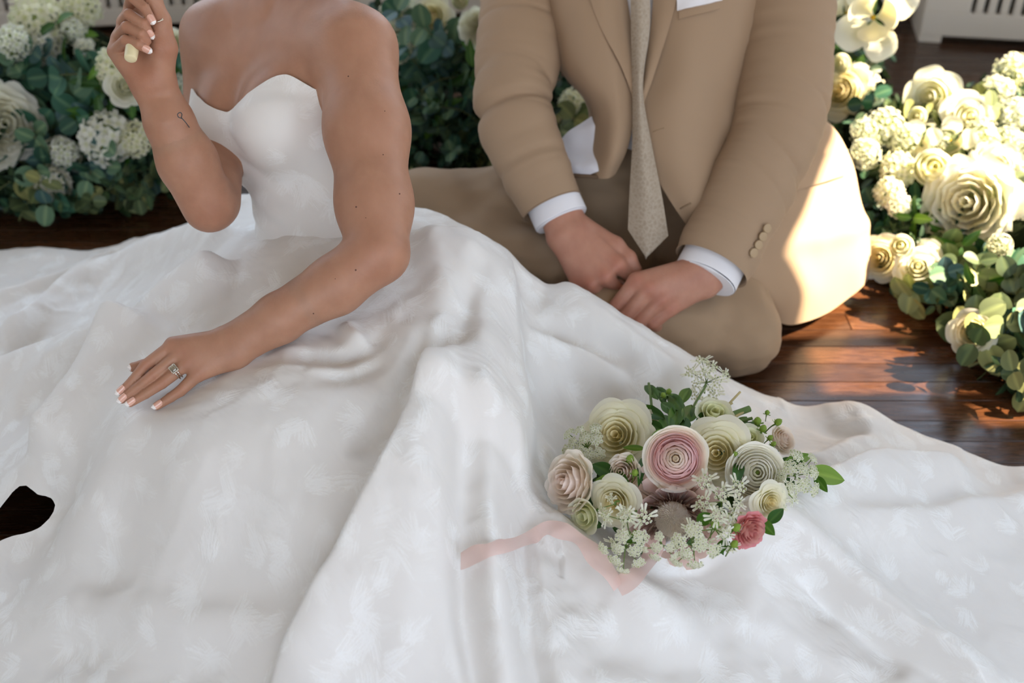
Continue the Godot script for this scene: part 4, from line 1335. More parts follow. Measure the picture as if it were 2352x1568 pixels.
	for k in 4:
		var o := obj("button", bmesh_, M.button_horn, jacket)
		var at := P([1727, 1738, 1748, 1758][k], [580, 562, 543, 524][k], 1.5)
		var dir := (at - cam).normalized()
		# on the sleeve's surface: march to the tube axis
		var ax0 := sl[sl.size() - 1]; var ax1 := sl[sl.size() - 3]
		var best := at; var bd := 9.0
		for q in 900:
			var p := cam + dir * (1.7 + q * 0.0005)
			var dd := p.distance_to(Geometry3D.get_closest_point_to_segment(p, ax0, ax1)) - lerpf(0.0665, 0.077, clampf((p - ax0).dot((ax1 - ax0).normalized()) / ax0.distance_to(ax1), 0, 1)) * 0.97
			if dd < bd: bd = dd; best = p
			if dd < 0.0: break
		var n := (best - Geometry3D.get_closest_point_to_segment(best, ax0, ax1)).normalized()
		n = (n + (cam - best).normalized() * 0.6).normalized()
		var x := n.cross(Vector3.FORWARD).normalized()
		o.global_transform = Transform3D(Basis(x, n, x.cross(n)), best + n * 0.0035)

# the point of a curved net seen at a photo pixel, moved off it
func hit_net(ctrl: Array, x: float, y: float, side: float, off: float) -> Vector3:
	var u := 0.3; var v := 0.3; var bd := 1e9
	for a in 25:
		for b in 25:
			var w := pix(net_at(ctrl, a / 40.0, b / 25.0))
			var d := w.distance_squared_to(Vector2(x, y))
			if d < bd: bd = d; u = a / 40.0; v = b / 25.0
	var st := 0.02
	while st > 0.0004:
		var moved := false
		for q in [Vector2(st, 0), Vector2(-st, 0), Vector2(0, st), Vector2(0, -st)]:
			var u2 := clampf(u + q.x, 0, 1); var v2 := clampf(v + q.y, 0, 1)
			var d := pix(net_at(ctrl, u2, v2)).distance_squared_to(Vector2(x, y))
			if d < bd: bd = d; u = u2; v = v2; moved = true
		if not moved: st *= 0.5
	return net_at(ctrl, u, v) + net_normal(ctrl, u, v) * side * off

func pix(p: Vector3) -> Vector2:
	var q := p - Vector3(0, CH, 0)
	var z := -sin(PITCH) * q.y - cos(PITCH) * q.z
	return Vector2(1176.0 + F * q.x / z, 784.0 - F * (cos(PITCH) * q.y - sin(PITCH) * q.z) / z)

# ---------- flowers ----------
func lin(r: int, g: int, b: int) -> Color:
	return Color8(r, g, b).srgb_to_linear()

# one cupped petal round the +Y axis. q: phi, half, r0, r1, h, close, lip, ruffle
func petal(m: MB, q: Dictionary, c0: Color, c1: Color, nu := 8, nv := 8) -> void:
	var g := []
	var cols := []
	var sd: float = q.phi * 7.3 + q.r1 * 91.0
	for r in nv + 1:
		var t0 := float(r) / nv
		var row := PackedVector3Array()
		for k in nu + 1:
			var s := 2.0 * k / nu - 1.0
			var t: float = t0 * (1.0 - q.get("round", 0.28) * pow(absf(s), 2.6))
			var w: float = q.half * (0.34 + 0.66 * sin(minf(t * 1.25, 1.0) * PI * 0.5))
			var a: float = q.phi + s * w
			var e: float = t * PI * 0.5 * (1.0 + q.close)
			var rad: float = q.r0 + (q.r1 - q.r0) * sin(e)
			var y: float = q.h * (t * 0.55 + 0.45 * (1.0 - cos(minf(e, PI * 0.5))))
			var lp := maxf(0.0, (t - 0.62) / 0.38)
			rad += q.lip * lp * lp
			y -= absf(q.lip) * 0.55 * lp * lp * lp
			y += q.ruffle * sin(s * 5.0 + sd) * t * t
			rad += q.ruffle * 0.7 * sin(s * 7.0 + sd * 1.7) * t * t
			row.append(Vector3(cos(a) * rad, y, sin(a) * rad))
		g.append(row)
	var b := m.v.size()
	sheet(m, g)
	for r in nv + 1:
		for k in nu + 1: m.c[b + r * (nu + 1) + k] = c0.lerp(c1, pow(float(r) / nv, 0.8))

# a many-petalled bloom of radius 1: heart as one part, every outer petal a piece of its own under it
func bloom(called: String, d: Dictionary) -> Node3D:
	var o := Node3D.new()
	o.name = called
	rng.seed = d.seed
	var heart := MB.new()
	var n: int = d.layers
	for j in n:
		var f := float(j) / (n - 1)
		var per: int = d.per[0] if f < 0.34 else d.per[1] if f < 0.7 else d.per[2]
		for k in per:
			var q := {"phi": TAU * (k + 0.5 * (j % 2) + rng.randf_range(-0.12, 0.12)) / per + j * 0.7, "half": PI / per * d.get("wide", 1.5) * rng.randf_range(0.9, 1.1), "r0": 0.03 + 0.20 * f, "r1": (d.in_r + (1.0 - d.in_r) * pow(f, d.get("pw", 0.9))) * rng.randf_range(0.95, 1.04) * d.get("mouth", 0.86),
				"h": lerpf(d.h0, d.h1, pow(f, 1.3)) * rng.randf_range(0.95, 1.05), "close": lerpf(d.close, 0.0, f), "lip": lerpf(d.get("lip0", 0.0), d.lip, f * f), "ruffle": d.ruffle * (0.3 + 0.7 * f), "round": d.get("round", 0.28)}
			var cols: Array = d.cols
			var x := f * (cols.size() - 1)
			var c1: Color = (cols[int(x)] as Color).lerp(cols[mini(int(x) + 1, cols.size() - 1)], x - int(x))
			var v := rng.randf_range(0.94, 1.0)
			c1 = Color(c1.r * v, c1.g * v, c1.b * v)
			var c0: Color = c1.lerp(d.base, 0.6)
			if f < d.heart: petal(heart, q, c0, c1, 6, 6)
			else:
				var m := MB.new()
				petal(m, q, c0, c1, 13, 9)
				obj("petal", m.mesh(), M.petal, o)
	if d.has("eye"): ball(heart, Vector3(0, d.h0 * d.get("eye_h", 0.8), 0), Vector3(0.07, 0.05, 0.07) * d.get("eye_r", 1.0), Basis(), 8, 6, d.eye)
	obj("heart", heart.mesh(), M.petal, o)
	# sepals and stub of the stem
	var sm := MB.new()
	for k in 5: petal(sm, {"phi": TAU * k / 5, "half": 0.35, "r0": 0.05, "r1": 0.5, "h": 0.02, "close": 0.0, "lip": 0.1, "ruffle": 0.0, "round": 0.8}, lin(70, 100, 50), lin(95, 125, 65), 4, 5)
	tube(sm, PackedVector3Array([Vector3(0, 0.04, 0), Vector3(0, -0.25, 0), Vector3(0.05, -0.8, 0)]), [0.07, 0.05, 0.045], 8, 4, 1.0, Vector3.RIGHT, null, true, lin(85, 110, 60))
	obj("sepals", sm.mesh(), M.stem, o)
	return o

func floret(m: MB, t: Transform3D, r: float, petals: int, c0: Color, c1: Color, cup := 0.3) -> void:
	var one := MB.new()
	for k in petals:
		var a := TAU * k / petals
		var b := one.v.size()
		var x := Vector3(cos(a), 0, sin(a))
		var z := Vector3(-sin(a), 0, cos(a))
		one.add(Vector3.ZERO, c0)
		for q in [[0.45, -0.42, 0.08], [0.5, 0.0, 0.0], [0.45, 0.42, 0.08], [0.95, -0.32, 0.5], [1.05, 0.0, 0.42], [0.95, 0.32, 0.5]]: one.add((x * q[0] + z * q[1] + Vector3.UP * cup * (q[0] * 0.8 + q[2] * 0.4)) * r, c1)
		one.tri(b, b + 1, b + 2); one.tri(b, b + 2, b + 3)
		one.quad(b + 1, b + 4, b + 5, b + 2); one.quad(b + 2, b + 5, b + 6, b + 3)
	m.join(one, t)

func facing(y: Vector3, spin := 0.0) -> Basis:
	y = y.normalized()
	var x := y.cross(Vector3(0.31, 0.2, 0.93)).normalized()
	return Basis(x, y, x.cross(y)) * Basis(Vector3.UP, spin)

# a ball of four-petalled florets, radius 1; long stretches it into a spike
func floret_head(called: String, sd: int, n: int, fr: float, c0: Color, c1: Color, long := 1.0) -> Node3D:
	rng.seed = sd
	var m := MB.new()
	for k in n:
		var y := 1.0 - 1.72 * (k + 0.5) / n
		var a := k * 2.39996
		var d := Vector3(cos(a) * sqrt(maxf(0, 1 - y * y)), y, sin(a) * sqrt(maxf(0, 1 - y * y)))
		var v := rng.randf_range(0.9, 1.0)
		floret(m, Transform3D(facing(d + Vector3(rng.randf_range(-0.3, 0.3), rng.randf_range(-0.1, 0.3), rng.randf_range(-0.3, 0.3)), rng.randf() * TAU), Vector3(d.x, d.y * long, d.z) * rng.randf_range(0.72, 0.98)), fr * rng.randf_range(0.8, 1.15), 4 if fr > 0.2 else 5, c0, Color(c1.r * v, c1.g * v, c1.b * v))
	var o := Node3D.new()
	o.name = called
	obj("florets", m.mesh(), M.petal, o)
	var s := MB.new()
	ball(s, Vector3.ZERO, Vector3(0.66, 0.66 * long, 0.66), Basis(), 12, 8, lin(120, 130, 80))
	tube(s, PackedVector3Array([Vector3(0, -0.5 * long, 0), Vector3(0, -1.0 * long, 0), Vector3(0.1, -1.5 * long, 0)]), [0.07, 0.06, 0.05], 8, 3, 1.0, Vector3.RIGHT, null, true, lin(85, 110, 60))
	obj("stalk", s.mesh(), M.stem, o)
	return o

# leaf along +X of length 1, lying in XZ
func leaf_mesh(wid: float, round_: float, fold_: float, curl: float, c0: Color, c1: Color, wave := 0.0) -> ArrayMesh:
	var m := MB.new()
	var g := []
	for r in 11:
		var t := r / 10.0
		var row := PackedVector3Array()
		var w := wid * 0.5 * pow(sin(PI * pow(t, lerpf(0.75, 0.9, round_))), lerpf(0.85, 0.5, round_))
		if r == 0 or r == 10: w = 0.004
		for k in 7:
			var s := k / 3.0 - 1.0
			row.append(Vector3(t, fold_ * absf(s) * w - curl * t * t + wave * sin(t * 9.0 + s * 2.0) * absf(s) - (0.012 if k == 3 else 0.0), s * w))
		g.append(row)
	sheet(m, g)
	for r in 11:
		for k in 7: m.c[r * 7 + k] = c1.lerp(c0, 0.75 if k == 3 else 0.15 * absf(k - 3) / 3.0)
	return m.mesh()

var leaf_sets := {}

# a sprig of length 1 growing along +Y: stem and paired leaves, each leaf a piece
func sprig(called: String, set_: String, sd: int, pairs: int, size: float) -> Node3D:
	rng.seed = sd
	var o := Node3D.new()
	o.name = called
	var line := PackedVector3Array([Vector3.ZERO, Vector3(0.03, 0.35, 0.02), Vector3(-0.02, 0.7, 0.05), Vector3(0.04, 1.0, 0.14)])
	var sm := MB.new()
	tube(sm, line, [0.014, 0.012, 0.009, 0.006], 6, 4, 1.0, Vector3.RIGHT, null, true, lin(105, 110, 75))
	obj("stem", sm.mesh(), M.stem, o)
	var ms: Array = leaf_sets[set_]
	for k in pairs:
		var t := 0.25 + 0.75 * k / maxf(1, pairs - 1)
		var p := spline(line, t * 3.0)
		for s in 2:
			var a := k * 1.45 + PI * s + rng.randf_range(-0.3, 0.3)
			var up := rng.randf_range(0.15, 0.75)
			var d := Vector3(cos(a), up, sin(a)).normalized()
			var x := d
			var z := d.cross(Vector3.UP).normalized().rotated(d, rng.randf_range(-0.5, 0.5))
			var sc := size * rng.randf_range(0.75, 1.1) * (1.0 - 0.25 * t)
			var lf := obj("leaf", ms[rng.randi_range(0, ms.size() - 1)], M.waxy_leaf if set_ != "green" else M.leaf, o)
			lf.transform = Transform3D(Basis(x, z.cross(x), z).scaled_local(Vector3(sc, sc, sc)), p + d * 0.012)
			if k == pairs - 1 and s == 1: lf.transform.basis = Basis(Vector3(0.2, 0.95, 0.2).normalized(), 0.0) * lf.transform.basis
	return o

var kinds := {}

func make_kinds() -> void:
	var eu := []
	for c in [[44, 82, 66], [60, 98, 80], [34, 64, 52], [78, 106, 82], [56, 84, 84]]: eu.append(leaf_mesh(0.92, 1.0, 0.12, 0.08, lin(c[0] + 50, c[1] + 45, c[2] + 30), lin(c[0], c[1], c[2])))
	leaf_sets["blue"] = eu
	var ol := []
	for c in [[88, 100, 66], [112, 122, 84], [70, 84, 58], [126, 128, 82]]: ol.append(leaf_mesh(0.9, 1.0, 0.15, 0.1, lin(c[0] + 40, c[1] + 40, c[2] + 25), lin(c[0], c[1], c[2])))
	leaf_sets["olive"] = ol
	var gr := []
	for c in [[58, 96, 32], [84, 124, 40], [44, 78, 34]]: gr.append(leaf_mesh(0.42, 0.2, 0.25, 0.2, lin(c[0] + 40, c[1] + 40, c[2] + 30), lin(c[0], c[1], c[2]), 0.01))
	leaf_sets["green"] = gr
	var dk := []
	for c in [[42, 60, 40], [54, 74, 46], [34, 50, 38]]: dk.append(leaf_mesh(0.5, 0.5, 0.2, 0.15, lin(c[0] + 30, c[1] + 30, c[2] + 20), lin(c[0], c[1], c[2])))
	leaf_sets["dark"] = dk
	var wh := lin(238, 236, 228)
	kinds = {
		"rose": bloom("rose", {"seed": 3, "layers": 7, "per": [3, 4, 5], "in_r": 0.1, "h0": 0.95, "h1": 0.52, "close": 0.55, "lip": 0.34, "lip0": 0.02, "ruffle": 0.02, "heart": 0.4, "base": lin(205, 205, 140), "cols": [lin(232, 214, 165), lin(240, 230, 200), lin(242, 238, 226)]}),
		"white_rose": bloom("rose", {"seed": 4, "layers": 6, "per": [3, 4, 5], "in_r": 0.12, "h0": 0.9, "h1": 0.5, "close": 0.5, "lip": 0.3, "ruffle": 0.03, "heart": 0.4, "base": lin(215, 215, 170), "cols": [lin(240, 236, 215), wh, wh]}),
		"peony": bloom("peony", {"seed": 6, "layers": 7, "per": [5, 6, 7], "in_r": 0.12, "h0": 0.8, "h1": 0.42, "close": 0.3, "lip": 0.2, "ruffle": 0.055, "heart": 0.34, "base": lin(225, 222, 190), "cols": [wh, lin(240, 236, 228), wh]}),
		"bud": bloom("rosebud", {"seed": 8, "layers": 4, "per": [3, 3, 4], "in_r": 0.3, "pw": 0.7, "h0": 1.5, "h1": 1.25, "close": 0.75, "lip": 0.05, "ruffle": 0.01, "heart": 0.3, "wide": 1.8, "base": lin(200, 210, 140), "cols": [lin(240, 234, 205), wh]}),
		"lily": bloom("lily", {"seed": 9, "layers": 2, "per": [3, 3, 4], "in_r": 0.75, "h0": 0.6, "h1": 0.5, "close": 0.0, "lip": 0.35, "ruffle": 0.04, "heart": -1.0, "wide": 1.0, "round": 0.5, "base": lin(215, 205, 140), "cols": [lin(242, 236, 220), wh], "eye": lin(210, 180, 60)}),
		"hydrangea": floret_head("hydrangea", 12, 64, 0.27, lin(222, 222, 175), lin(242, 240, 232)),
		"cream_hydrangea": floret_head("hydrangea", 13, 60, 0.28, lin(214, 216, 150), lin(240, 237, 216)),
		"stock": floret_head("stock_spike", 14, 70, 0.24, lin(206, 214, 150), lin(236, 236, 228), 1.7),
		"lace": floret_head("lace_cluster", 15, 110, 0.13, lin(190, 200, 130), lin(234, 234, 218), 0.8),
	}
	for k in 3:
		kinds["blue%d" % k] = sprig("eucalyptus_sprig", "blue", 20 + k, 6, 0.34)
		kinds["olive%d" % k] = sprig("eucalyptus_sprig", "olive", 30 + k, 5, 0.38)
		kinds["green%d" % k] = sprig("leafy_sprig", "green", 40 + k, 4, 0.55)
		kinds["dark%d" % k] = sprig("leafy_sprig", "dark", 50 + k, 7, 0.26)

# puts a copy of a bloom or sprig on an arrangement
func put(t: Node3D, kind: String, at: Vector3, axis: Vector3, r: float, spin: float) -> Node3D:
	var o: Node3D = kinds[kind].duplicate()
	t.add_child(o, true)
	o.global_transform = Transform3D(facing(axis, spin).scaled_local(Vector3(r, r, r)), at)
	return o

func bound(line: Array, x: float) -> float:
	for k in line.size() - 1:
		if x <= line[k + 1][0]: return lerpf(line[k][1], line[k + 1][1], clampf((x - line[k][0]) / (line[k + 1][0] - line[k][0]), 0, 1))
	return line[-1][1]

# one floor arrangement: blooms at photo points [x, y, kind, width], sprigs and small leaves filling the mound between a lower and an upper line
func arrangement(label: String, lo: Array, hi: Array, top: float, blooms: Array, sprigs: Array, fill: int, sd: int) -> void:
	var x0: float = lo[0][0]; var x1: float = lo[-1][0]
	var mid := (x0 + x1) * 0.5
	var t := thing("floral_arrangement", label, "flower arrangement", PY(mid, bound(lo, mid) - 40, 0.0))
	var cam := Vector3(0, CH, 0)
	var spot := func(x: float, y: float, deep: float) -> Vector3:
		var f := (bound(lo, x) - y) / (bound(lo, x) - bound(hi, x))
		var p := PY(x, y, 0.03 + (top - 0.03) * clampf(f, 0, 1.1))
		return p + (p - cam).normalized() * deep
	for b in blooms:
		var p: Vector3 = spot.call(b[0], b[1], b[4] if b.size() > 4 else -0.025)
		rng.seed = int(b[0] * 7 + b[1])
		var ax := (cam - p).normalized() + Vector3(rng.randf_range(-0.45, 0.45), rng.randf_range(0.0, 0.5), rng.randf_range(-0.2, 0.2))
		var zc := (p - cam).dot(Vector3(0, -sin(PITCH), -cos(PITCH)))
		var r: float = b[3] * 0.5 / F * zc
		put(t, b[2], p - ax.normalized() * r * 0.45, ax, r, rng.randf() * TAU)
	rng.seed = sd
	for s in sprigs:
		for k in s[1]:
			var x := lerpf(s[2], s[3], (k + rng.randf_range(0.1, 0.9)) / s[1])
			var y := lerpf(bound(hi, x), bound(lo, x), rng.randf_range(s[4], s[5]))
			var p: Vector3 = spot.call(x, y, rng.randf_range(0.035, 0.11))
			var ax := Vector3(rng.randf_range(-0.9, 0.9), rng.randf_range(-0.1, 0.9), rng.randf_range(0.2, 0.9))
			p.y = maxf(p.y, 0.05)
			var len: float = s[6] * rng.randf_range(0.8, 1.2)
			if p.y + ax.normalized().y * len < 0.02: ax.y = absf(ax.y)
			put(t, s[0] + str(rng.randi_range(0, 2)), p - ax.normalized() * len * 0.45, ax, len, rng.randf() * TAU)
	# the mass of small leaves behind them
	for pass_ in 2:
		var mm := MultiMesh.new()
		mm.transform_format = MultiMesh.TRANSFORM_3D
		mm.use_colors = true
		mm.mesh = leaf_sets[["dark", "blue"][pass_]][0]
		mm.instance_count = fill
		for k in fill:
			var x := rng.randf_range(x0, x1)
			var y := lerpf(bound(hi, x), bound(lo, x), rng.randf_range(0.04, 0.98))
			var p: Vector3 = spot.call(x, y, 0.03 + 0.2 * rng.randf())
			p.y = maxf(p.y, 0.015)
			var d := Vector3(rng.randf_range(-1, 1), rng.randf_range(-0.4, 1), rng.randf_range(-0.5, 1)).normalized()
			var len := rng.randf_range(0.022, 0.042)
			mm.set_instance_transform(k, Transform3D(facing(d, rng.randf() * TAU).scaled_local(Vector3.ONE * len), p))
			var v := rng.randf_range(0.45, 1.15)
			mm.set_instance_color(k, Color(v, v * rng.randf_range(0.9, 1.05), v * rng.randf_range(0.75, 1.0)))
		var mi := MultiMeshInstance3D.new()
		mi.name = "foliage"
		mi.multimesh = mm
		mi.material_override = M.leaf
		mi.set_meta("kind", "stuff")
		t.add_child(mi, true)
		mi.global_transform = Transform3D()
	# mossy mesh the stems are stuck in
	var bones := []
	var n := 7
	for k in n:
		var x := lerpf(x0, x1, (k + 0.5) / n)
		for w in [0.35, 0.75]:
			var p: Vector3 = spot.call(x, lerpf(bound(lo, x), bound(hi, x), w), 0.27)
			p.y = maxf(p.y, 0.07)
			bones.append([p, p + Vector3(0.02, 0.01, 0), 0.085, 0.08, 0.06])
	var m := MB.new()
	Field.new(bones, 0.016).mesh_into(m, func(p): return p.y > 0.0)
	part("moss_base", m.mesh(), M.moss, t)

func arrangements() -> void:
	make_kinds()
	arrangement("flower mound of white hydrangeas and blue-green eucalyptus behind the raised hand", [[-320, 500], [0, 512], [200, 508], [330, 490], [430, 440], [470, 380]], [[-320, 30], [0, 70], [70, 60], [120, 10], [190, 30], [225, 110], [300, 130], [360, 110], [430, 60], [470, 0]], 0.37,
		[[88, 40, "cream_hydrangea", 125], [180, 8, "cream_hydrangea", 95], [28, 92, "stock", 85], [100, 105, "hydrangea", 85], [168, 70, "stock", 62], [4, 285, "peony", 200], [-25, 330, "peony", 130], [146, 352, "stock", 85], [122, 425, "hydrangea", 80], [248, 305, "hydrangea", 125], [318, 318, "cream_hydrangea", 85], [258, 150, "cream_hydrangea", 92], [288, 200, "white_rose", 84], [398, 95, "white_rose", 55], [404, 190, "hydrangea", 60], [190, 110, "hydrangea", 50], [-160, 150, "hydrangea", 150], [-200, 340, "rose", 120]],
		[["blue", 16, -280, 440, 0.1, 0.45, 0.19], ["blue", 16, -280, 430, 0.45, 0.95, 0.17], ["green", 9, 170, 440, 0.1, 0.55, 0.15], ["dark", 12, -280, 440, 0.6, 1.0, 0.15], ["olive", 6, 60, 380, 0.7, 1.0, 0.13]], 900, 61)
	arrangement("flower mound passing behind the man, one open white rose showing between the two people", [[860, 470], [1120, 470], [1420, 460], [1700, 440], [1990, 330], [2030, 320]], [[860, -60], [1000, -10], [1050, 30], [1110, 25], [1150, -30], [1420, -30], [1900, -60], [1985, -40], [2030, 130]], 0.40,
		[[990, 40, "rose", 98], [905, 45, "cream_hydrangea", 100], [922, 110, "cream_hydrangea", 70], [1098, 62, "peony", 92], [1060, 5, "bud", 45], [1125, 140, "hydrangea", 45], [935, 10, "stock", 55], [1318, 235, "cream_hydrangea", 70], [1275, 270, "bud", 46], [1345, 180, "white_rose", 50],
			[2005, 40, "lily", 170], [1945, 30, "lily", 110], [1932, 212, "rose", 120], [1988, 205, "hydrangea", 100], [1965, 172, "hydrangea", 60], [1935, 150, "bud", 50]],
		[["blue", 9, 880, 1120, 0.15, 0.5, 0.19], ["dark", 14, 880, 1400, 0.35, 0.95, 0.16], ["olive", 7, 960, 1400, 0.5, 0.95, 0.15], ["green", 7, 900, 1400, 0.05, 0.8, 0.15], ["blue", 6, 900, 1150, 0.5, 0.95, 0.15],
			["green", 5, 1890, 1990, 0.25, 0.6, 0.13], ["blue", 3, 1900, 2010, 0.4, 0.7, 0.13], ["dark", 5, 1900, 2020, 0.6, 0.95, 0.13]], 1200, 62)
	arrangement("sunlit garland of white roses, peonies and eucalyptus running along the floor beside the man", [[1975, 650], [2000, 655], [2090, 690], [2160, 720], [2230, 850], [2300, 930], [2420, 980], [2640, 1010]], [[1975, 200], [2050, 200], [2110, 190], [2200, 175], [2300, 140], [2420, 90], [2640, 100]], 0.25,
		[[2140, 222, "white_rose", 122], [2222, 268, "white_rose", 112], [2262, 330, "lace", 80], [2180, 420, "lily", 70], [2060, 470, "hydrangea", 60], [2300, 560, "lace", 60], [2160, 320, "lace", 62], [2112, 268, "bud", 50], [2108, 325, "lily", 88], [2182, 322, "lily", 98], [2132, 395, "bud", 98], [2225, 465, "peony", 225], [2285, 385, "peony", 130], [2290, 205, "stock", 75], [2332, 265, "stock", 85], [2335, 160, "lace", 95], [2308, 325, "lace", 80], [2342, 400, "stock", 70], [2345, 480, "hydrangea", 60], [2030, 290, "lace", 105], [2075, 320, "lace", 80], [1985, 300, "lace", 70], [2062, 385, "cream_hydrangea", 85], [2038, 440, "cream_hydrangea", 70], [1990, 350, "lace", 80],
			[2022, 592, "rose", 100, 0.0], [2072, 572, "bud", 62, -0.05], [2108, 615, "white_rose", 100, -0.05], [2130, 580, "white_rose", 60], [2232, 765, "rose", 100, -0.06], [2250, 300, "lace", 80], [2340, 330, "lace", 70], [2420, 300, "hydrangea", 130], [2430, 520, "peony", 160]],
		[["olive", 18, 2030, 2420, 0.1, 0.6, 0.13], ["olive", 20, 2100, 2450, 0.62, 1.0, 0.16], ["blue", 12, 2120, 2450, 0.55, 1.0, 0.17], ["green", 7, 2030, 2400, 0.2, 0.9, 0.12], ["dark", 10, 2020, 2300, 0.45, 0.95, 0.14], ["olive", 5, 2200, 2360, 0.0, 0.2, 0.13]], 1000, 64)

# ---------- the bridal bouquet ----------
func skirt_h(p: Vector2) -> float:
	return maxf(tps(p) + fold_height(p), 0.006)

func on_skirt(x: float, y: float, lift: float) -> Vector3:
	var h := 0.13
	var w := Vector3.ZERO
	for k in 8:
		w = PY(x, y, h + lift)
		h = lerpf(h, skirt_h(Vector2(w.x, w.z)), 0.7)
	return PY(x, y, h + lift)

func dome(x: float, y: float, extra := 0.0) -> Vector3:
	var f := maxf(0.0, 1.0 - pow((x - 1570.0) / 400.0, 2) - pow((y - 1100.0) / 260.0, 2))
	return PY(x, y, 0.150 + 0.105 * sqrt(f) + extra)

func protea() -> Node3D:
	var o := Node3D.new()
	o.name = "protea"
	rng.seed = 77
	for j in 3:
		for k in 12:
			var m := MB.new()
			var f := j / 2.0
			petal(m, {"phi": TAU * (k + 0.5 * (j % 2) + rng.randf_range(-0.2, 0.2)) / 12, "half": 0.34, "r0": 0.3, "r1": lerpf(0.8, 1.12, f) * rng.randf_range(0.92, 1.06), "h": lerpf(0.62, 0.2, f), "close": 0.0, "lip": lerpf(0.02, 0.22, f), "ruffle": 0.02, "round": 0.85}, lin(216, 174, 172), lin(232, 206, 202), 6, 8)
			for r in 9:
				for s in [0, 6]: m.c[r * 7 + s] = lin(150, 62, 72)
			obj("bract", m.mesh(), M.petal, o)
	var fil := MB.new()
	for j in 7:
		for k in 30:
			var f := j / 6.0
			var c := lin(222, 196, 192).lerp(lin(244, 232, 230), rng.randf())
			petal(fil, {"phi": TAU * k / 30 + rng.randf_range(-0.1, 0.1), "half": 0.10, "r0": 0.16 + 0.1 * f, "r1": lerpf(0.34, 0.92, f) * rng.randf_range(0.92, 1.08), "h": lerpf(0.70, 0.38, f) * rng.randf_range(0.9, 1.1), "close": lerpf(0.35, 0.0, f), "lip": rng.randf_range(-0.06, 0.10), "ruffle": 0.015, "round": 0.8}, lin(196, 156, 154), c, 2, 7)
	obj("curled_bracts", fil.mesh(), M.petal, o)
	var hair := MB.new()
	ball(hair, Vector3(0, 0.42, 0), Vector3(0.40, 0.36, 0.40), Basis(), 20, 12, lin(240, 232, 230))
	for k in 420:
		var a := k * 2.39996
		var q := sqrt(k / 420.0)
		var d := Vector3(cos(a) * q, sqrt(1.0 - q * q * 0.85), sin(a) * q).normalized()
		var p := Vector3(0, 0.42, 0) + d * 0.365
		var tw := Vector3(rng.randf_range(-0.3, 0.3), 0.5, rng.randf_range(-0.3, 0.3))
		var x := d.cross(Vector3(0.3, 0.1, 0.9)).normalized() * 0.013
		var b := hair.v.size()
		var c := lin(228, 218, 216).lerp(lin(242, 236, 234), rng.randf())
		hair.add(p - x, c); hair.add(p + x, c); hair.add(p + (d + tw * 0.4).normalized() * 0.12 + x * 0.6, c); hair.add(p + (d + tw * 0.4).normalized() * 0.12 - x * 0.6, c)
		hair.quad(b, b + 1, b + 2, b + 3)
		hair.add(p + (d * 0.7 + tw).normalized() * 0.2, c)
		hair.tri(b + 3, b + 2, b + 4)
	obj("woolly_heart", hair.mesh(), M.petal, o)
	return o

var umbellets := []

func umbel(t: Node3D, at: Vector3, axis: Vector3, r: float, n: int, fine: bool) -> void:
	var o := grp("lace_flower", t)
	o.global_transform = Transform3D(facing(axis, rng.randf() * TAU), at)
	var st := MB.new()
	var g := lin(104, 128, 62)
	tube(st, PackedVector3Array([Vector3(0, -r * 1.5, 0), Vector3(0.002, -r * 0.9, 0), Vector3(0, -r * 0.45, 0)]), [0.0014, 0.0013, 0.0016], 6, 3, 1.0, Vector3.RIGHT, null, true, g)
	for k in n:
		var a := k * 2.39996 + 0.3
		var q := sqrt((k + 0.6) / n)
		var p := Vector3(cos(a) * q, -0.22 * q * q, sin(a) * q) * r
		tube(st, PackedVector3Array([Vector3(0, -r * 0.45, 0), Vector3(p.x * 0.5, -r * 0.25, p.z * 0.5), p]), [0.0008, 0.0007, 0.0006], 5, 3, 1.0, Vector3(0.3, 0.1, 0.9), null, true, g)
		var u := obj("umbellet", umbellets[(2 if fine else 0) + k % 2], M.petal, o)
		var s := r * (0.36 if fine else 0.34) * rng.randf_range(0.85, 1.15)
		u.transform = Transform3D(facing(Vector3(p.x * 0.7, r * 0.9, p.z * 0.7), a).scaled_local(Vector3.ONE * s), p)
	obj("stalks", st.mesh(), M.stem, o)

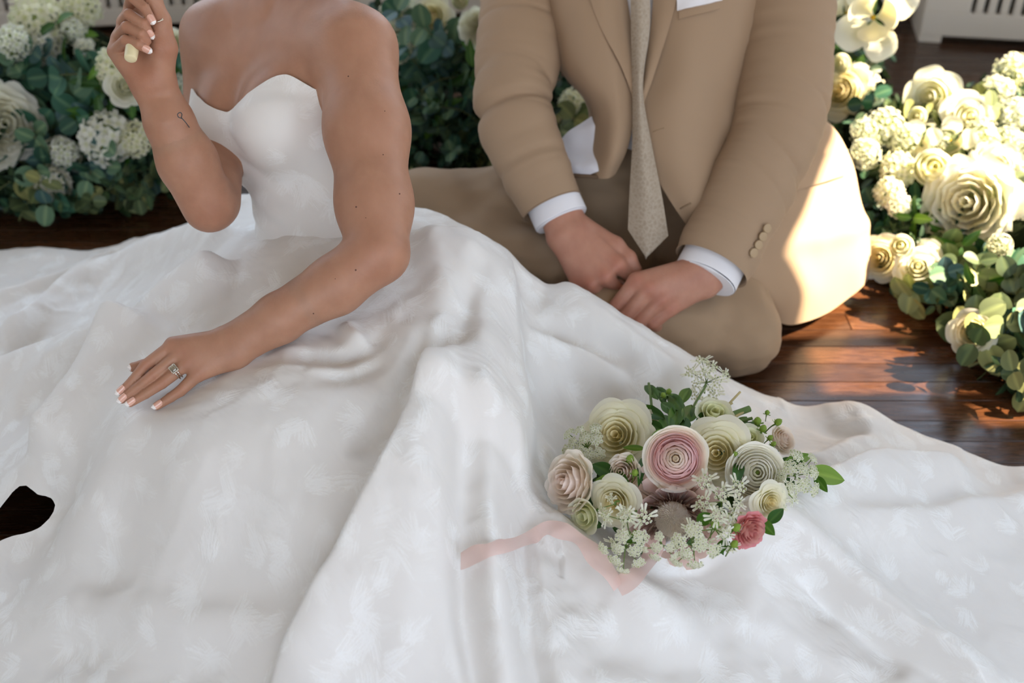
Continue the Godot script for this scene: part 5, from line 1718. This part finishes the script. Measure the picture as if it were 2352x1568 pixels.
func bouquet() -> void:
	rng.seed = 90
	for k in 4:
		var m := MB.new()
		var nn := 13 if k < 2 else 19
		for j in nn:
			var a := j * 2.39996
			var q := sqrt(j / float(nn))
			var p := Vector3(cos(a) * q * 0.8, 0.1 - 0.15 * q * q, sin(a) * q * 0.8)
			ball(m, p, Vector3.ONE * 0.10, Basis(), 6, 4, lin(196, 206, 140))
			floret(m, Transform3D(facing(p + Vector3(0, 0.8, 0), rng.randf() * TAU), p + Vector3(0, 0.08, 0)), 0.2 if k < 2 else 0.22, 5, lin(214, 220, 160), lin(240, 239, 228))
		if k < 2:
			# the big notched outer petals of the rim
			for j in 5:
				var a := TAU * j / 5 + 0.3 * k
				if (j + k) % 5 == 4: continue
				for s in [-1, 1]: petal(m, {"phi": a + s * 0.16, "half": 0.17, "r0": 0.45, "r1": rng.randf_range(1.15, 1.5), "h": 0.12, "close": 0.0, "lip": 0.1, "ruffle": 0.03, "round": 0.7}, lin(232, 235, 210), lin(243, 242, 236), 5, 6)
		umbellets.append(m.mesh())
	var bd := {
		"pink_ran": bloom("ranunculus", {"seed": 21, "layers": 12, "per": [7, 8, 8], "in_r": 0.10, "pw": 0.85, "h0": 0.52, "h1": 0.26, "close": 0.72, "lip": 0.06, "ruffle": 0.012, "heart": 0.42, "wide": 2.1, "mouth": 0.97, "base": lin(248, 230, 226), "eye": lin(244, 226, 206), "eye_r": 1.7, "eye_h": 0.7, "cols": [lin(250, 240, 228), lin(249, 230, 224), lin(247, 212, 214), lin(246, 204, 210), lin(248, 228, 224), lin(250, 244, 240)]}),
		"white_ran": bloom("ranunculus", {"seed": 22, "layers": 10, "per": [7, 7, 8], "in_r": 0.14, "pw": 0.85, "h0": 0.52, "h1": 0.30, "close": 0.66, "lip": 0.06, "ruffle": 0.02, "heart": 0.42, "wide": 2.0, "mouth": 0.95, "base": lin(247, 241, 237), "cols": [lin(246, 243, 233), lin(250, 247, 243), lin(249, 246, 243), lin(250, 247, 245)], "eye": lin(120, 140, 60)}),
		"tea_rose": bloom("rose", {"seed": 23, "layers": 8, "per": [3, 4, 5], "in_r": 0.10, "h0": 0.66, "h1": 0.46, "close": 0.42, "lip": 0.36, "lip0": 0.05, "ruffle": 0.02, "heart": 0.45, "base": lin(249, 242, 214), "cols": [lin(249, 236, 196), lin(250, 242, 214), lin(250, 246, 230), lin(250, 247, 236)]}),
		"blush": bloom("blush_rose", {"seed": 24, "layers": 7, "per": [3, 5, 6], "in_r": 0.12, "h0": 1.05, "h1": 0.72, "close": 0.35, "lip": 0.16, "ruffle": 0.05, "heart": 0.3, "base": lin(245, 236, 228), "cols": [lin(246, 228, 226), lin(247, 233, 230), lin(248, 238, 235)]}),
		"coral": bloom("carnation", {"seed": 25, "layers": 7, "per": [5, 6, 7], "in_r": 0.2, "h0": 0.8, "h1": 0.4, "close": 0.1, "lip": 0.15, "ruffle": 0.07, "heart": 0.4, "base": lin(227, 147, 159), "cols": [lin(237, 175, 176), lin(239, 187, 185), lin(232, 153, 164)]}),
		"cream_bud": bloom("lisianthus", {"seed": 26, "layers": 4, "per": [3, 4, 5], "in_r": 0.3, "h0": 1.0, "h1": 0.9, "close": 0.3, "lip": 0.22, "ruffle": 0.04, "heart": 0.3, "wide": 1.7, "base": lin(196, 206, 120), "cols": [lin(242, 241, 212), lin(245, 244, 222), lin(247, 246, 232)]}),
		"protea": protea(),
	}
	for k in bd: kinds[k] = bd[k]
	var cam := Vector3(0, CH, 0)
	var t := thing("bouquet", "hand-tied bouquet of blush, cream and white flowers lying on the gown's train", "bouquet", on_skirt(1580, 1180, 0.0))
	var heart := dome(1560, 1130, -0.10)
	# [kind, x, y, width, lift, tilt right, tilt up]
	for b in [["pink_ran", 1552, 1053, 150, 0.03, 0.0, 0.0], ["protea", 1545, 1190, 206, -0.036, -0.05, -0.28], ["tea_rose", 1648, 1040, 150, -0.004, -0.25, 0.0], ["tea_rose", 1418, 1000, 158, -0.004, -0.35, 0.2], ["tea_rose", 1462, 985, 120, -0.02, 0.1, 0.4], ["white_ran", 1738, 1085, 142, 0.0, 0.25, 0.0],
		["blush", 1322, 1108, 150, 0.0, -1.1, 0.1], ["blush", 1436, 1088, 92, -0.006, -0.5, 0.2], ["tea_rose", 1412, 1152, 112, -0.012, -0.5, -0.3], ["cream_bud", 1350, 1180, 82, -0.02, -0.8, -0.4], ["cream_bud", 1638, 958, 84, 0.0, 0.3, 0.8], ["coral", 1722, 1218, 98, 0.0, 0.7, -0.5], ["blush", 1792, 1012, 74, -0.02, 0.9, 0.4], ["cream_bud", 1718, 1010, 66, -0.01, 0.4, 0.5],
		["tea_rose", 1768, 1152, 88, 0.0, 0.6, -0.3], ["white_ran", 1600, 1130, 90, -0.03, 0.3, -0.2], ["tea_rose", 1490, 1010, 80, -0.03, -0.2, 0.3]]:
		var p := dome(b[1], b[2], b[4])
		var zc := (p - cam).dot(Vector3(0, -sin(PITCH), -cos(PITCH)))
		var r: float = b[3] * 0.5 / F * zc
		var ax: Vector3 = (cam - p).normalized() + Vector3(b[5], 0, 0) + Vector3(0, sin(0.95), -cos(0.95)) * b[6]
		put(t, b[0], p - ax.normalized() * r * 0.35, ax, r, b[1])
	rng.seed = 91
	for b in [[1338, 1022, 58, 12, true, -0.5, 0.3], [1625, 868, 62, 9, false, 0.1, 0.5], [1430, 1205, 60, 5, false, -0.4, -0.4], [1432, 1268, 56, 8, true, -0.2, -0.6], [1660, 1155, 64, 6, false, 0.1, -0.1], [1645, 1228, 58, 5, false, 0.1, -0.5], [1842, 1090, 60, 9, true, 0.6, 0.1], [1812, 1128, 40, 5, false, 0.5, -0.1], [1592, 1270, 56, 7, true, 0.0, -0.7], [1690, 1185, 46, 4, false, 0.4, -0.2], [1408, 1160, 34, 3, false, -0.3, -0.2], [1520, 1262, 40, 6, true, 0.0, -0.6]]:
		var p := dome(b[0], b[1], 0.012)
		var ax: Vector3 = (cam - p).normalized() + Vector3(b[5], 0, 0) + Vector3(0, sin(0.95), -cos(0.95)) * b[6]
		umbel(t, p, ax, b[2] / F * 1.5, b[3], b[4])
	# hypericum berries
	var bm := MB.new()
	tube(bm, PackedVector3Array([Vector3(0, -0.6, 0), Vector3(0, -0.3, 0), Vector3(0, 0.3, 0), Vector3(0, 0.8, 0), Vector3(0, 1.0, 0), Vector3(0, 1.12, 0)]), [0.2, 0.62, 0.68, 0.4, 0.1, 0.02], 14, 4, 1.0, Vector3.RIGHT, null, true, lin(122, 146, 56))
	var sep := MB.new()
	for k in 5: petal(sep, {"phi": TAU * k / 5, "half": 0.5, "r0": 0.15, "r1": 1.0, "h": 0.3, "close": 0.0, "lip": 0.15, "ruffle": 0.02, "round": 0.8}, lin(90, 120, 50), lin(120, 148, 70), 4, 5)
	tube(sep, PackedVector3Array([Vector3(0, 0.1, 0), Vector3(0.1, -1.2, 0), Vector3(0, -3.0, 0.3)]), [0.2, 0.12, 0.12], 6, 4, 1.0, Vector3.RIGHT, null, true, lin(96, 120, 52))
	var bmesh_ := bm.mesh(); var smesh := sep.mesh()
	for b in [[1447, 1056, 15, 0.2], [1458, 1086, 11, 0.3], [1740, 968, 14, 0.0], [1752, 985, 13, 0.4], [1786, 970, 13, 1.2], [1768, 1006, 10, 0.8], [1776, 1020, 9, 0.9], [1698, 1028, 13, -0.2], [1690, 1044, 10, -0.4], [1642, 1204, 13, 0.3], [1690, 1212, 13, 0.9], [1604, 1246, 11, 0.4], [1686, 1250, 12, 0.6], [1536, 900, 11, 0.2], [1524, 908, 10, -0.5], [1762, 948, 9, 0.1], [1460, 1226, 11, -0.3]]:
		var p := dome(b[0], b[1], 0.012)
		var o := obj("berry", bmesh_, M.waxy_leaf, t)
		o.global_transform = Transform3D(facing((cam - p).normalized() * 0.5 + Vector3(b[3], 0.9, -0.3), b[0]).scaled_local(Vector3.ONE * b[2] / F * 1.5), p)
		obj("calyx", smesh, M.leaf, o).position.y = -0.55
	# leaves from base to tip with widths in photo pixels, then cut stems
	var lm := []
	for c in [[58, 96, 24], [42, 80, 24], [92, 126, 44], [110, 140, 56]]: lm.append(leaf_mesh(0.42, 0.2, 0.22, 0.12, lin(c[0] + 34, c[1] + 30, c[2] + 24), lin(c[0], c[1], c[2]), 0.008))
	for l in [[1512, 918, 1476, 872, 38, 0], [1535, 915, 1500, 885, 34, 0], [1528, 962, 1452, 926, 44, 1], [1522, 990, 1478, 966, 42, 1], [1556, 980, 1546, 900, 58, 0], [1578, 972, 1592, 918, 56, 0], [1532, 992, 1496, 1004, 34, 2], [1568, 945, 1530, 892, 46, 0], [1590, 960, 1610, 930, 40, 1], [1550, 950, 1515, 920, 40, 0],
		[1796, 1072, 1874, 1036, 42, 2], [1784, 1072, 1836, 1050, 36, 1], [1854, 1082, 1952, 1102, 62, 3], [1872, 1094, 1900, 1128, 32, 0], [1764, 1202, 1802, 1164, 36, 1], [1745, 1195, 1780, 1228, 38, 0], [1480, 1030, 1430, 1026, 20, 2], [1478, 1050, 1468, 1108, 26, 1], [1408, 1090, 1358, 1062, 48, 1], [1420, 1106, 1366, 1102, 42, 2], [1400, 1075, 1446, 1122, 44, 0],
		[1690, 1000, 1740, 962, 36, 1], [1670, 1240, 1640, 1275, 30, 0], [1480, 1225, 1440, 1245, 30, 0], [1700, 1060, 1690, 1110, 36, 1], [1820, 1060, 1850, 1080, 36, 1], [1540, 985, 1572, 905, 50, 0], [1510, 945, 1470, 940, 40, 0], [1600, 985, 1640, 930, 44, 1], [1560, 930, 1590, 878, 40, 0], [1526, 930, 1508, 872, 34, 1], [1485, 985, 1440, 960, 40, 1], [1690, 985, 1720, 950, 34, 0], [1540, 1000, 1520, 940, 50, 0], [1575, 1000, 1560, 945, 52, 1], [1600, 1200, 1640, 1180, 40, 0]]:
		var a := dome(l[0], l[1], 0.0)
		var b := dome(l[2], l[3], 0.006)
		var len := a.distance_to(b)
		var x := (b - a).normalized()
		var up := ((cam - a).normalized() + Vector3(0, 0.3, 0)).normalized()
		var z := x.cross(up).normalized()
		var o := obj("leaf", lm[l[5]], M.waxy_leaf, t)
		o.global_transform = Transform3D(Basis(x * len, z.cross(x) * len, z * (l[4] / F * 1.15 / 0.42)), a)
	var fillm := MultiMesh.new()
	fillm.transform_format = MultiMesh.TRANSFORM_3D
	fillm.mesh = lm[1]
	fillm.instance_count = 130
	for k in 130:
		var a := rng.randf() * TAU
		var q := sqrt(rng.randf())
		var p := dome(1560 + cos(a) * q * 250, 1110 + sin(a) * q * 130, -0.045 - 0.02 * rng.randf())
		fillm.set_instance_transform(k, Transform3D(facing(Vector3(rng.randf_range(-1, 1), rng.randf_range(0.2, 1), rng.randf_range(-1, 1)), rng.randf() * TAU).scaled_local(Vector3.ONE * rng.randf_range(0.025, 0.05)), p))
	var mi := MultiMeshInstance3D.new()
	mi.name = "foliage"
	mi.multimesh = fillm
	mi.material_override = M.leaf
	mi.set_meta("kind", "stuff")
	t.add_child(mi, true)
	mi.global_transform = Transform3D()
	for s in [[1600, 1000, 1722, 938, 8.5, 0, 0.02], [1620, 1000, 1700, 900, 3, 1, 0.03], [1610, 990, 1682, 925, 3, 1, 0.02], [1640, 1000, 1728, 960, 4, 0, 0.01], [1630, 1010, 1708, 945, 4, 1, 0.015], [1500, 980, 1490, 880, 3.5, 0, 0.01], [1560, 1000, 1622, 885, 3, 0, 0.014], [1700, 1010, 1745, 975, 3, 0, 0.005], [1645, 1000, 1690, 950, 5, 0, 0.0]]:
		var m := MB.new()
		var a := dome(s[0], s[1], -0.03)
		var b := dome(s[2], s[3], s[6])
		var w: float = s[4] / F * 1.5
		tube(m, PackedVector3Array([a, a.lerp(b, 0.5) + Vector3(0, 0.006, 0), b]), [w * 1.1, w, w], 10, 5, 1.0, Vector3(0.3, 0.9, 0.2), null, true, lin(96, 116, 64) if s[5] == 0 else lin(176, 160, 112))
		part("stem", m.mesh(), M.stem, t)
	# blush ribbon trailing over the skirt
	for path in [[[1058, 1288], [1110, 1266], [1160, 1252], [1215, 1236], [1258, 1212], [1300, 1222], [1345, 1250], [1385, 1298], [1424, 1344]], [[1418, 1350], [1462, 1318], [1495, 1275], [1508, 1225], [1500, 1175], [1490, 1150]]]:
		var c := PackedVector3Array()
		for q in path: c.append(on_skirt(q[0], q[1], 0.021))
		var line := smooth_line(c, 10)
		var g := []
		for k in line.size():
			var d := (line[mini(k + 1, line.size() - 1)] - line[maxi(k - 1, 0)]).normalized()
			var x := d.cross(Vector3(0.1 * sin(k * 0.15), 1, 0.25)).normalized()
			var row := PackedVector3Array()
			var wd := 0.0115 + 0.002 * sin(k * 0.31)
			for s in 5: row.append(line[k] + x * (s - 2) / 2.0 * wd + Vector3(0, 0.0015 * sin(k * 0.4 + s), 0))
			g.append(row)
		var m := MB.new()
		sheet(m, g)
		part("ribbon", m.mesh(), M.ribbon_silk, t)
